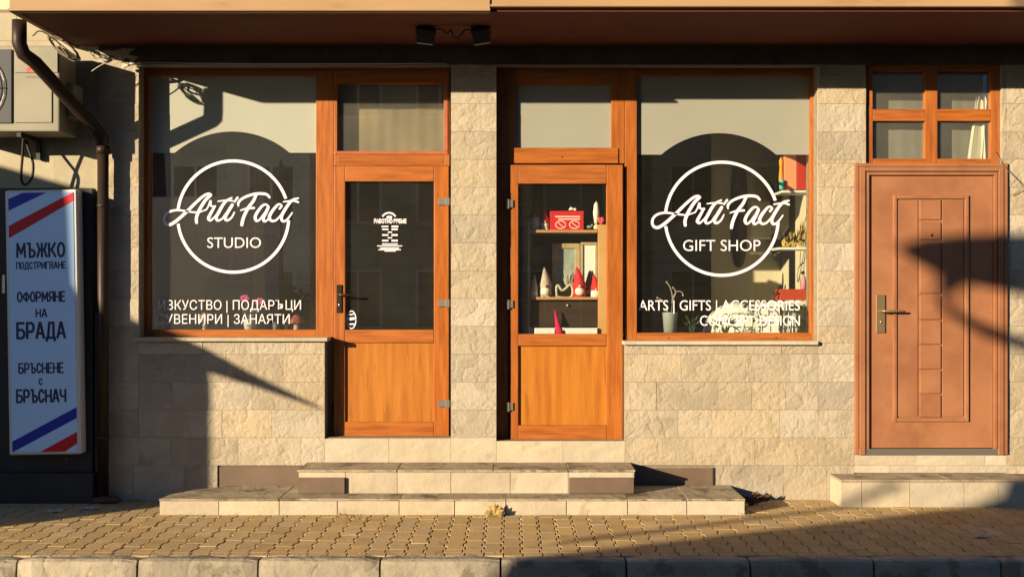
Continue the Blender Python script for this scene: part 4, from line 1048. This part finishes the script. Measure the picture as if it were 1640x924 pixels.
for q0, p0 in ((306, 1248), (397, 1243), (484, 1238)):
    o = part('wall_shelf', white_m, None, [(X(p0, .5), 2.495, .42, .66, Z(q0+3, .42), Z(q0-1, .42))], bevel=.003); sh.append(o)
tag(sh[0], 'top white shelf in the right window under the coral folder', 'shelf', 'white shelves at the right of the gift shop window')
tag(sh[1], 'middle white shelf in the right window under the straw ornaments', 'shelf', 'white shelves at the right of the gift shop window')
tag(sh[2], 'lowest white shelf in the right window under the brick red box', 'shelf', 'white shelves at the right of the gift shop window')
def ibox(name, m, p0, p1, q0, q1, y0, y1, label, cat, bevel=.002):
    return tag(part(name, m, None, [(X(p0, y0), X(p1, y0), y0, y1, Z(q1, y0), Z(q0, y0))], bevel=bevel), label, cat)
ibox('coral_folder', orange_b, 1256, 1276, 248, 304, .47, .52, 'coral pink folder standing on the top shelf', 'folder')
ibox('red_folder', mat('deep_red', (.50, .03, .01)), 1277.5, 1300, 249, 304, .46, .52, 'deep red folder standing right of the coral folder', 'folder')
b = MB(); yy = .45; b.lathe(X(1252, yy), yy, [(0, Z(304, yy)), (.018, Z(304, yy)), (.018, Z(288, yy)), (0, Z(287, yy))], 12); tag(b.build('turquoise_cup', turq), 'small turquoise cup at the left end of the top shelf', 'cup')
b = MB(); b.lathe(X(1251, .49), .49, [(0, Z(304, .49)), (.014, Z(304, .49)), (.02, Z(285, .49)), (.012, Z(268, .49)), (.018, Z(258, .49)), (0, Z(250, .49))], 12); tag(b.build('orange_figurine', mat('amber', (.80, .30, .03))), 'orange figurine behind the turquoise cup on the top shelf', 'figurine')
rnd = random.Random(5)
for (px_, top, lb) in ((1259, 378, 'small straw ornament at the left end of the middle shelf'), (1270, 368, 'straw ornament in the middle of the middle shelf'), (1285, 350, 'tall straw ornament at the right end of the middle shelf')):
    b = MB(); yy = .50; z0 = Z(396, yy); h = Z(top, yy)-z0
    for k in range(60):
        a = rnd.uniform(0, 2*PI); rr = rnd.uniform(0, .035); q = rnd.uniform(.35, 1)
        b.leafb((X(px_, yy)+rr*math.cos(a), yy+rr*math.sin(a)*.6, z0), (X(px_, yy)+(rr+.01)*math.cos(a)*(1.2-q*.6)+rnd.uniform(-.012, .012), yy+(rr)*math.sin(a), z0+h*q), .006)
    tag(b.build('straw_ornament', straw), lb, 'ornament', 'straw ornaments on the middle shelf')
ibox('brick_red_box', redbox, 1249, 1297, 463, 481, .45, .60, 'flat brick red box on the lowest shelf', 'box')
b = MB(); yy = .47; b.lathe(X(1287, yy), yy, [(0, Z(463, yy)), (.026, Z(463, yy)), (.022, Z(450, yy)), (.012, Z(442, yy)), (0, Z(440, yy))], 12)
d = empty('doll', (X(1287, yy), yy, Z(463, yy))); tag(d, 'small pink dressed doll standing on the brick red box', 'doll')
b.build('dress', mat('dusty_pink', (.62, .25, .32)), d); b = MB(); b.ball((X(1286, yy), yy, Z(437, yy)), .016, 2); b.build('head', maskm, d)
b = MB(); b.tube([(X(1236, .45), .45, Z(482, .45)), (X(1240, .45), .45, Z(474, .45)), (X(1247, .45), .45, Z(469, .45))], .010, 7); b.ball((X(1238, .45), .45, Z(474, .45)), .014, 1); tag(b.build('small_figurine', maskm), 'little dark figurine left of the brick red box', 'figurine')
# carved mask
mk = empty('carved_mask', (X(1184, WY-.04), WY-.04, Z(430, WY-.04))); tag(mk, 'long dark carved wooden mask hanging on the khaki wall', 'mask')
b = MB(); ym = WY-.015
prof = [(0, 430), (7, 424), (12, 400), (13, 350), (13, 300), (11, 275), (7, 267), (0, 266)]
n_ = 9; rows_ = []
for hw, q in prof:
    row = []
    for i in range(n_):
        u = -1+2*i/(n_-1); row.append(b.bm.verts.new((X(1184+hw*u, ym), ym-.05*(1-u*u)*(1 if hw else 0), Z(q, ym))))
    rows_.append(row)
for r0, r1 in zip(rows_, rows_[1:]):
    for i in range(n_-1): f = b.bm.faces.new((r0[i], r0[i+1], r1[i+1], r1[i])); f.smooth = True
bmesh.ops.remove_doubles(b.bm, verts=b.bm.verts, dist=.0001); b.build('face', maskm, mk)
b = MB(); b.box(X(1182, ym), X(1186, ym), ym-.075, ym-.045, Z(375, ym), Z(325, ym)); b.build('nose', maskm, mk, bevel=.004)
b = MB(); b.tube([(X(1177, ym), ym-.046, Z(325, ym)), (X(1181, ym), ym-.05, Z(323, ym))], .006, 6); b.tube([(X(1187, ym), ym-.05, Z(323, ym)), (X(1191, ym), ym-.046, Z(325, ym))], .006, 6); b.build('eyes', black_m, mk)
b = MB(); b.ball((X(1184, ym), ym-.045, Z(392, ym)), .018, 2, (1, .6, .45)); b.build('mouth', redbox, mk)
# dark wall ornaments beside the shelves
for (px_, q0, q1, lb, nm) in ((1237, 297, 330, 'dark carved ornament hanging level with the top shelf', 'hanging_ornament'), (1240, 372, 412, 'dark carved ornament hanging level with the middle shelf', 'hanging_ornament')):
    b = MB(); yy = WY-.10; c = X(px_, yy)
    b.lathe(c, yy, [(0, Z(q1, yy)), (.022, Z(q1-3, yy)), (.028, Z(q1-12, yy)), (.012, Z((q0+q1)/2, yy)), (.03, Z(q0+8, yy)), (.018, Z(q0+2, yy)), (0, Z(q0, yy))], 12)
    b.tube([(c, yy, Z(q0, yy)), (c, WY, Z(q0-8, yy))], .004, 5); tag(b.build(nm, maskm), lb, 'ornament')
b = MB(); yy = .60; b.lathe(X(1243, yy), yy, [(0, Z(418, yy)), (.022, Z(416, yy)), (.036, Z(409, yy)), (.036, Z(406, yy)), (0, Z(406, yy))], 14); b.tube([(X(1243, yy), yy, Z(406, yy)), (X(1243, yy), yy, Z(398, yy))], .006, 6)
tag(b.build('dark_bowl_lamp', black_m), 'small dark bowl hanging from the left end of the middle shelf', 'bowl')
# bottom display
lt = empty('lace_pouf', (X(1178, .42), .42, Z(534, .42))); tag(lt, 'big rounded cream cushion bulging over the right window sill', 'cushion')
b = MB(); yy = .46; b.ball((X(1183, yy), yy+.1, Z(535, yy)), .255, 4, (1.02, .60, .98))
for v in b.bm.verts:
    a = math.atan2(v.co.y-yy-.1, v.co.x-X(1183, yy)); v.co += Vector((v.co.x-X(1183, yy), v.co.y-yy-.1, 0))*.03*math.cos(a*16)
    v.co.z = max(v.co.z, Z(536, JY)+.002)
b.build('cover', mat('cream_cloth', (.82, .79, .68), (.76, .73, .62), rough=.85, scale=12, bump=.004), lt)
ibox('white_box', cer_w, 1214, 1250, 485, 535, .30, .42, 'tall plain white box between the cushion and the dark jar', 'box', .006)
jr = empty('glass_jar', (X(1273, .31), .31, Z(535, .3))); tag(jr, 'dark green jar with white twigs in the right corner of the gift shop window', 'jar')
b = MB(); yy = .31; b.lathe(X(1273, yy), yy, [(0, Z(536, yy)), (.092, Z(536, yy)), (.102, Z(515, yy)), (.098, Z(498, yy)), (.07, Z(491, yy)), (.066, Z(489, yy)), (0, Z(490, yy))], 20)
b.build('vessel', mat('bottle_green', (.05, .065, .035), (.09, .10, .05), rough=.15, scale=16, spec=.6), jr)
b = MB()
for k in range(16):
    px_ = 1256+rnd.uniform(0, 34); q = rnd.uniform(498, 518); yv = yy-.104
    b.tube([(X(px_, yv), yv+abs(px_-1273)*.0022, Z(534, yv)), (X(px_+rnd.uniform(-5, 5), yv), yv+abs(px_-1273)*.0022, Z(q, yv))], .0035, 5)
b.build('pale_twigs', gnome_w, jr)
pl = leafplant('p', '', X(1162, .26), .25, Z(536, .2), 14, .13, .13, .009, leafd, seed=3)
for k in range(12):
    a = rnd.uniform(0, PI); b0 = (X(1203+rnd.uniform(-16, 10), .24), .24+rnd.uniform(0, .04), Z(rnd.uniform(486, 515), .24)); pl.leafb(b0, (b0[0]+.035*math.cos(a), b0[1], b0[2]+.02*math.sin(a)), .012)
pl.tube([(X(1204, .24), .24, Z(536, .2)), (X(1206, .24), .24, Z(512, .24)), (X(1199, .24), .25, Z(490, .24))], .004, 5)
tag(pl.build('green_plant', leaf), 'green leafy sprigs standing before the cream cushion', 'plant')
pl = leafplant('p', '', X(1108, .24), .24, Z(536, .2), 10, .16, .10, .008, leafd, seed=8); tag(pl.build('dark_plant', leafd), 'low dark leaf blades right of the grey vase', 'plant')
vs_ = empty('vase', (X(1073, .24), .24, Z(535, .24))); tag(vs_, 'tapered grey vase holding a dry twig in the gift shop window', 'vase')
yy = .24; b = MB(); b.lathe(X(1073, yy), yy, [(0, Z(536, yy)), (.046, Z(536, yy)), (.058, Z(502, yy)), (.060, Z(500, yy)), (.052, Z(500.5, yy)), (.044, Z(515, yy)), (0, Z(515, yy))], 18); b.build('vessel', cer_gr, vs_)
b = MB()
for pts in ([(1075, 510), (1077, 478), (1074, 462), (1068, 452)], [(1077, 478), (1084, 467), (1092, 468), (1094, 473)], [(1076, 484), (1082, 470), (1080, 462)], [(1072, 510), (1064, 485), (1052, 476)]):
    b.tube(catmull([(X(p, yy), yy, Z(q, yy)) for p, q in pts], 4), .0045, 5)
for p, q in ((1068, 452), (1078, 461), (1094, 473), (1053, 477)): b.ball((X(p, yy), yy, Z(q, yy)), .010, 1)
b.build('dry_twig', mat('dry_twig', (.33, .29, .23), rough=.8), vs_)

# ------------------------------------------------------------------ things inside, left window
yl = .26
fl = empty('potted_flower', (X(400, yl), yl, Z(530, yl))); tag(fl, 'pink flowering plant in a white pot on the left window sill', 'plant')
b = MB(); b.lathe(X(400, yl), yl, [(0, Z(531, yl)), (.040, Z(531, yl)), (.052, Z(511, yl)), (.046, Z(511, yl)), (0, Z(513, yl))], 16); b.build('pot', cer_w, fl)
b = leafplant('', '', X(402, yl), yl, Z(512, yl), 14, .09, .10, .018, leaf, seed=2)
for p, q in ((393, 482), (417, 486)): b.tube([(X(402, yl), yl, Z(512, yl)), (X(p, yl), yl-.02, Z(q, yl))], .003, 5)
b.build('leaves', leaf, fl)
for cx_, cy_ in ((393, 478), (417, 483)):
    b = MB()
    for k in range(7):
        a = 2*PI*k/7; b.leafb((X(cx_, yl), yl-.02, Z(cy_, yl)), (X(cx_, yl)+.040*math.cos(a), yl-.03, Z(cy_, yl)+.034*math.sin(a)), .018)
        b.ball((X(cx_, yl)+.016*math.cos(a), yl-.02, Z(cy_, yl)+.014*math.sin(a)), .013, 1)
    b.build('blossom', pink, fl)
def mushroom(px_, qb, qt, r, capm, label, y=yl):
    g = empty('mushroom_ornament', (X(px_, y), y, Z(qb, y))); tag(g, label, 'ornament', 'mushroom ornaments on the left window sill')
    zb_, zt = Z(qb, y), Z(qt, y); h = zt-zb_
    b = MB(); b.lathe(X(px_, y), y, [(0, zb_), (r*.42, zb_), (r*.3, zb_+h*.45), (r*.3, zb_+h*.6), (0, zb_+h*.6)], 12); b.build('stem', gnome_w, g)
    b = MB(); b.lathe(X(px_, y), y, [(0, zb_+h*.5), (r, zb_+h*.46), (r*.92, zb_+h*.62), (r*.6, zb_+h*.86), (r*.2, zt), (0, zt)], 16); b.build('cap', capm, g)
mushroom(475, 530, 504, .062, mat('coral_cap', (.62, .16, .13), rough=.5), 'mushroom ornament with a coral red cap at the right of the left window')
mushroom(328, 530, 500, .050, mat('cream_cap', (.55, .48, .33), rough=.5), 'mushroom ornament with a cream cap behind the lettering')
b = leafplant('', '', X(459, yl), yl, Z(530, yl), 9, .085, .04, .010, leaf, seed=12); tag(b.build('small_green_plant', leaf), 'tiny green plant left of the coral mushroom', 'plant')
b = MB(); b.lathe(X(247, yl), yl, [(0, Z(530, yl)), (.025, Z(530, yl)), (.027, Z(515, yl)), (.012, Z(506, yl)), (.018, Z(499, yl)), (0, Z(493, yl))], 12); tag(b.build('pale_figurine', cer_gr), 'pale slim figurine at the left end of the left window sill', 'figurine')
b = MB(); b.lathe(X(440, yl), yl+.03, [(0, Z(530, yl)), (.02, Z(530, yl)), (.024, Z(520, yl)), (.02, Z(516, yl)), (0, Z(516, yl))], 12); tag(b.build('small_cup', cer_gr), 'small grey cup between the flower pot and the coral mushroom', 'cup')
# shelving deeper in the studio
us = empty('studio_shelving', (X(410, 1.1), 1.1, zf)); tag(us, 'brown shelving unit standing deep inside the studio', 'shelving')
sw = mat('shelf_board', (.22, .16, .10), (.17, .12, .075), rough=.6, scale=5)
YS2 = 1.1
for q in (292, 372, 452): part('shelf', sw, us, [(X(322, YS2), X(498, YS2), YS2, YS2+.32, Z(q+2, YS2), Z(q-2, YS2))], bevel=.002)
for p in (320, 408, 498): part('upright', sw, us, [(X(p, YS2)-.012, X(p, YS2)+.012, YS2-.003, YS2+.30, zf, Z(255, YS2))], bevel=.002)
part('back', mat('shelf_back', (.10, .075, .05)), us, [(X(322, YS2), X(498, YS2), YS2+.325, YS2+.34, zf, Z(255, YS2))], bevel=0)
rn = random.Random(21)
shapes = ('dark bottle', 'round jar', 'squat bowl', 'tall vase')
descr = ['by the left post', 'left of centre', 'right of the middle post', 'towards the right end']
mats_ = [maskm, cer_gr, dplaster, black_m]
for si, q in enumerate((292, 372, 452)):
    nm_ = ('top', 'middle', 'lowest')[si]
    for k, px_ in enumerate((338, 372, 432, 474)):
        yy = YS2+.12; z0 = Z(q-2, yy)-(.004); z0 = Z(q-2, YS2)+.001; h = rn.uniform(.10, .26); r_ = rn.uniform(.03, .06); t = (si+k) % 4
        b = MB(); c = X(px_, yy)
        if t == 0: pr = [(0, 0), (r_, 0), (r_, .55), (r_*.35, .75), (r_*.35, .97), (0, 1)]
        elif t == 1: pr = [(0, 0), (r_*.6, 0), (r_*1.1, .45), (r_*.8, .85), (r_*.5, .9), (0, 1)]
        elif t == 2: pr = [(0, 0), (r_*.4, 0), (r_*1.3, .6), (r_*1.35, .62), (0, .55)]
        else: pr = [(0, 0), (r_*.5, 0), (r_*.8, .5), (r_*.4, .8), (r_*.6, 1), (0, .98)]
        b.lathe(c, yy, [(a, z0+zz*h) for a, zz in pr], 12)
        tag(b.build(shapes[t].replace(' ', '_'), mats_[(si*2+k) % 4]), '%s on the %s studio shelf, %s' % (shapes[t], nm_, descr[k]), shapes[t].split()[1], 'vessels on the studio shelving')

# ------------------------------------------------------------------ litter on the footway
def crumple(name, m, x, y, z, s, n, label, cat, seed):
    rnd = random.Random(seed); b = MB()
    g = bmesh.ops.create_icosphere(b.bm, subdivisions=2, radius=1)
    for v in g['verts']:
        k = 1+.35*mnoise.noise(v.co*2.2+Vector((seed, 0, 0))); v.co = Vector((x+v.co.x*s[0]*k, y+v.co.y*s[1]*k, z+s[2]*.8+v.co.z*s[2]*k))
    return tag(b.build(name, m), label, cat)
b = MB(); rl = random.Random(11); lx = X(792, -.61)
for k in range(9):
    a = PI*(.05+.9*k/8); b.leafb((lx+.01*math.cos(a), -.60, .012), (lx+.075*math.cos(a), -.585-.03*rl.random(), .015+.085*math.sin(a)*rl.uniform(.7, 1.1)), .024)
tag(b.build('crumpled_leaf', mat('yellow_leaf', (.42, .31, .12), (.30, .20, .07), rough=.7, scale=30)), 'crumpled yellow dry leaf lying against the step edge below the pillar', 'leaf')
crumple('crumpled_paper', litterm, X(88, -.45), -.45, 0, (.06, .035, .012), 0, 'flat pale scrap on the shaded pavers below the sign, left one', 'litter', 6)
crumple('crumpled_paper', litterm, X(146, -.35), -.35, 0, (.06, .03, .012), 0, 'flat pale scrap on the shaded pavers beside the plinth, right one', 'litter', 9)
crumple('dark_debris', mat('debris', (.10, .05, .03)), X(170, -.12), -.12, 0, (.12, .05, .03), 0, 'dark debris heap at the foot of the downpipe', 'debris', 10)
b = MB(); lx, ly = X(1575, -1.25), -1.25; b.leafb((lx-.08, ly, .014), (lx+.07, ly+.02, .018), .035, (0, 0, 1)); tag(b.build('fallen_leaf', litterm), 'single pale fallen leaf on the shaded pavers at the lower right', 'leaf')
lm = MB(); rnd = random.Random(77)
for k in range(150):
    m_ = rnd.random()
    if m_ < .45: px_, y = rnd.gauss(1215, 22), rnd.uniform(-.30, -.06); 
    elif m_ < .75: px_, y = rnd.gauss(555, 16), rnd.uniform(-.75, -.57)
    else: px_, y = rnd.uniform(60, 1600), rnd.choice((-.60, -.06, -1.0, -1.4, -1.66))+rnd.uniform(-.05, .05)
    x = X(px_, y)
    if y > -.56 and -2.5 < x < 1.66: y = -.60-rnd.uniform(0, .08)
    if y > -.30 and x > 2.35: continue
    a = rnd.uniform(0, 2*PI); l = rnd.uniform(.010, .028); z = rnd.uniform(.004, .014)
    lm.leafb((x, y, z), (x+l*math.cos(a), y+l*math.sin(a), z+rnd.uniform(0, .012)), l*.35, (0, 0, 1))
tag(lm.build('leaf_litter', dryleaf), 'small dry leaf crumbs gathered along the steps and wall foot', kind='stuff')
gt = MB()
for k in range(420):
    px_ = rnd.uniform(5, 1635); y = rnd.choice((-1.68, -.60, rnd.uniform(-1.6, -.1), -1.68)) + rnd.uniform(-.03, .03); x = X(px_, y)
    if y > -.57 and -2.5 < x < 1.66 or (y > -.30 and x > 2.35): continue
    r0 = rnd.uniform(.002, .006); z = r0*.4
    v = [(x+r0*rnd.uniform(.6, 1)*math.cos(a), y+r0*rnd.uniform(.6, 1)*math.sin(a), z) for a in (0, 1.57, 3.14, 4.71)]
    for i in range(4): gt.face([v[i], v[(i+1) % 4], (x, y, z+r0)])
tag(gt.build('grit', kerb_m), 'fine grit lying in the paver joints and along the kerb', kind='stuff')
lw = MB()
for px_, yv in ((1198, -.28), (1207, -.22), (1215, -.16), (1204, -.18), (1222, -.1)):
    x = X(px_, yv)
    for k in range(3):
        a = rnd.uniform(0, PI); lw.leafb((x, yv, .005), (x+.09*math.cos(a), yv+.03*math.sin(a), .05+rnd.uniform(0, .04)), .022, (0, -1, 0))
tag(lw.build('dead_leaf_pile', mat('brown_leaves', (.14, .07, .035), (.08, .04, .02), rough=.8, scale=30)), 'pile of brown dead leaves at the right end of the long step', 'leaves')

# ------------------------------------------------------------------ across the street (behind the camera: reflections and cast shadows)
def opposite(x0, x1, h, m, lb, ridge, cols, rows_):
    r_ = empty('townhouse', ((x0+x1)/2, -19, -.14)); tag(r_, lb, 'house')
    part('wall', m, r_, [(x0, x1, -25, -19, -.14, h)], bevel=0)
    b = MB(); xm = (x0+x1)/2
    for v4 in ([(x0-.4, -18.6, h), (x1+.4, -18.6, h), (x1-.6, -22, h+ridge), (x0+.6, -22, h+ridge)], [(x0-.4, -25.4, h), (x1+.4, -25.4, h), (x1-.6, -22, h+ridge), (x0+.6, -22, h+ridge)]): b.face(v4)
    b.face([(x0-.4, -18.6, h), (x0-.4, -25.4, h), (x0+.6, -22, h+ridge)]); b.face([(x1+.4, -18.6, h), (x1+.4, -25.4, h), (x1-.6, -22, h+ridge)])
    b.build('roof', tile_r, r_)
    for i in range(cols):
        for j in range(rows_):
            xc = x0+(x1-x0)*(i+.5)/cols; zc_ = 1.4+j*2.7
            w_ = part('window', white_m, r_, [(xc-.62, xc+.62, -19.04, -18.98, zc_-.75, zc_-.70), (xc-.62, xc+.62, -19.04, -18.98, zc_+.70, zc_+.76), (xc-.62, xc-.55, -19.04, -18.98, zc_-.699, zc_+.699), (xc+.55, xc+.62, -19.04, -18.98, zc_-.699, zc_+.699), (xc-.03, xc+.03, -19.04, -18.98, zc_-.699, zc_+.699)], bevel=0)
            g_ = MB(); g_.box(xc-.549, xc+.549, -19.01, -18.995, zc_-.699, zc_+.699); g_.build('pane', glassd, w_)
opposite(-13, -5.2, 6.2, housew, 'pale rendered house across the street to the left', 2.0, 4, 2)
opposite(-5, 3.4, 7.4, house2, 'tall stone house directly across the street', 2.2, 4, 3)
opposite(3.6, 12, 8.4, housew, 'low rendered house across the street to the right', 2.0, 4, 2)
lp = empty('street_lamp', (-5.06, -15, -.14)); tag(lp, 'ornate dark street lamp across the road', 'street lamp')
b = MB(); b.lathe(-5.06, -15, [(0, -.14), (.16, -.14), (.15, .2), (.06, .35), (.05, 2.6), (.08, 2.65), (.04, 2.75), (.04, 3.3), (.1, 3.4), (0, 3.42)], 12); b.build('post', black_m, lp)
b = MB(); b.lathe(-5.06, -15, [(0, 3.43), (.10, 3.43), (.17, 3.95), (.24, 3.97), (.10, 4.22), (.05, 4.24), (.07, 4.32), (.02, 4.48), (0, 4.5)], 8); b.build('lantern', black_m, lp)
for (bx, by, bz, br_, lb, sd_) in ((-4.7, -14.2, .9, .75, 'dark evergreen shrub across the road by the street lamp', 1), (-7.9, -14.5, 1.6, 1.0, 'dark rounded evergreen across the road, farthest left', 2), (-.6, -14.6, .5, .6, 'low dark evergreen shrub across the road opposite the pillar', 4)):
    sr_ = empty('evergreen_shrub', (bx, by, -.14)); tag(sr_, lb, 'shrub'); rr = random.Random(sd_)
    b = MB(); b.tube([(bx, by, -.14), (bx, by, bz)], .06, 6); b.build('stem', bark, sr_)
    b = MB()
    for k in range(900):
        v = Vector((rr.gauss(0, 1), rr.gauss(0, 1), rr.gauss(0, 1))).normalized()*br_*rr.uniform(.5, 1.05); c = Vector((bx, by, bz))+v
        d_ = Vector((rr.uniform(-1, 1), rr.uniform(-1, 1), rr.uniform(-.3, 1))).normalized()*.13; b.leafb(c, c+d_, .04)
    b.build('foliage', leafd, sr_, normals=False)
def van(name, sil, y0, y1, label, wheels, winpoly, ax=None):
    r_ = empty(name, (sum(p[0] for p in sil)/len(sil), (y0+y1)/2, -.14)); tag(r_, label, 'van')
    MB().prism(sil, y0, y1).build('body', van_w, r_, bevel=.03, seg=2)
    for wx in wheels:
        for yy in (y0-.005, y1-.2):
            b = MB(); b.prism([(wx+.34*math.cos(a), .2+.34*math.sin(a)) for a in [i*PI/10 for i in range(20)]], yy, yy+.205); w_ = b.build('wheel', rubber, r_, bevel=.02)
            b = MB(); b.prism([(wx+.19*math.cos(a), .2+.19*math.sin(a)) for a in [i*PI/8 for i in range(16)]], yy-.004, yy+.209); b.build('rim', steel, w_)
    for k in (0, 1):
        yy = y1+.002 if k else y0-.006
        MB().prism(winpoly, yy, yy+.004).build('side_window', glassd, r_)
    return r_
# unseen van added at the left: outline shaped to shade the wall
S = 3.5; dx, dz = -S*1.22, S*.345
SV = S+.45
def back(px_, py_, s): return (X(px_)-s*1.22, Z(py_)+s*.345)
P = [back(342, 640, SV), back(341, 580, SV), back(300, 545, SV), back(215, 512, SV), back(191, 470, SV), back(185, 350, SV), back(176, 314, SV), back(0, 302, SV)]
xr_ = P[0][0]
sil = [(xr_, .18), (xr_, P[0][1])]+P[1:]+[(P[-1][0]-2.6, P[-1][1]+.06), (P[-1][0]-2.8, 1.2), (P[-1][0]-2.75, .18)]
vn = van('shadow_van', sil, -S-.45, -S+.45, 'added van out of view at the left, shaped to shade the wall', (xr_-.8, xr_-3.6), [(xr_-1.0, P[4][1]-.75), (xr_-.35, P[4][1]-1.05), (xr_-.9, P[4][1]-.25), (xr_-1.6, P[4][1]-.2)])
a, b_ = back(318, 572, S), back(520, 656, S)
m1 = back(400, 607, S)
b = MB(); b.tube([(a[0]-.3, -S, a[1]+.12), (a[0], -S, a[1]), (m1[0], -S, m1[1]), (b_[0], -S, b_[1])], [.095, .085, .045, .005], 8); b.build('shadow_streak_arm', black_m, vn)  # tapered arm added to cast the diagonal shadow streak on the wall
# second unseen van added behind the camera: outline shaped to shade the lower right
def backg(x, y, yo): s = y-yo; return (x-s*1.22, s*.345)
YO = -8.5
g1 = backg(.11, -1.71, YO); g2 = backg(3.85, 0, YO)
g3 = (X(1640)-(-YO)*1.22, Z(770)+(-YO)*.345)
sil = [(g1[0]-.75, .18), (g1[0]-.62, 1.25), (g1[0]-.28, g1[1]-.35), (g1[0], g1[1]), (g2[0], g2[1]), (g3[0]+.05, g3[1]), (g3[0]+2.6, g3[1]+.02), (g3[0]+2.65, .18)]
v2 = van('shadow_box_van', sil, YO-1.0, YO, 'added box van behind the viewpoint, shaped to shade the footway', (g1[0]+.3, g3[0]+1.6), [(g1[0]+.1, 1.3), (g1[0]+1.0, 1.3), (g1[0]+1.0, 1.9), (g1[0]+.35, 1.95)])
s1, s2 = backg(.94, -1.05, YO), backg(2.8, -.07, YO)
b = MB(); b.tube([(s1[0]-.25, YO, s1[1]-.1), (s1[0], YO, s1[1]), (s2[0], YO, s2[1]), (s2[0]+.25, YO, s2[1]+.10)], .03, 8); b.build('shadow_streak_bar', black_m, v2)  # bar added to cast the thin shadow streak on the pavers
# bare tree with a heavy drooping bough, behind the camera
YT = -9.0
def bt(px_, py_): return (X(px_)-(-YT)*1.22, YT, Z(py_)+(-YT)*.345)
tr = empty('bare_tree', (bt(1900, 800)[0], YT, -.14)); tag(tr, 'leafless tree with a heavy low bough behind the viewpoint', 'tree')
tx = bt(1900, 800)[0]
b = MB(); b.tube([(tx, YT, -.2), (tx+.05, YT, 2.2), (tx, YT, 4.4), (tx+.1, YT-.1, 7.5)], [.34, .27, .22, .08], 10); b.build('trunk', bark, tr)
b = MB(); b.tube([bt(1900, 430), bt(1760, 425), bt(1640, 424), bt(1580, 418), bt(1530, 414), bt(1480, 404), bt(1445, 400)], [.25, .24, .23, .20, .175, .10, .03], 10)
b.tube([bt(1560, 425), bt(1530, 450), bt(1522, 470)], [.09, .06, .02], 8); b.tube([bt(1600, 430), bt(1640, 445)], [.09, .08], 8)
b.build('bough', bark, tr)
b = MB(); b.tube([bt(1505, 420), bt(1512, 480), bt(1530, 505), bt(1580, 530), bt(1640, 552), bt(1700, 560)], [.02, .03, .035, .05, .055, .05], 8); b.build('twig', bark, tr)
b = MB()
rnd = random.Random(3)
for k in range(14):
    z0 = 5+rnd.uniform(0, 2); a = rnd.uniform(0, 2*PI); l = rnd.uniform(1, 2.2)
    b.tube([(tx, YT, z0), (tx+l*.5*math.cos(a), YT+l*.5*math.sin(a), z0+l*.5), (tx+l*math.cos(a), YT+l*math.sin(a), z0+l*1.1)], [.06, .035, .01], 6)
b.build('crown', bark, tr)
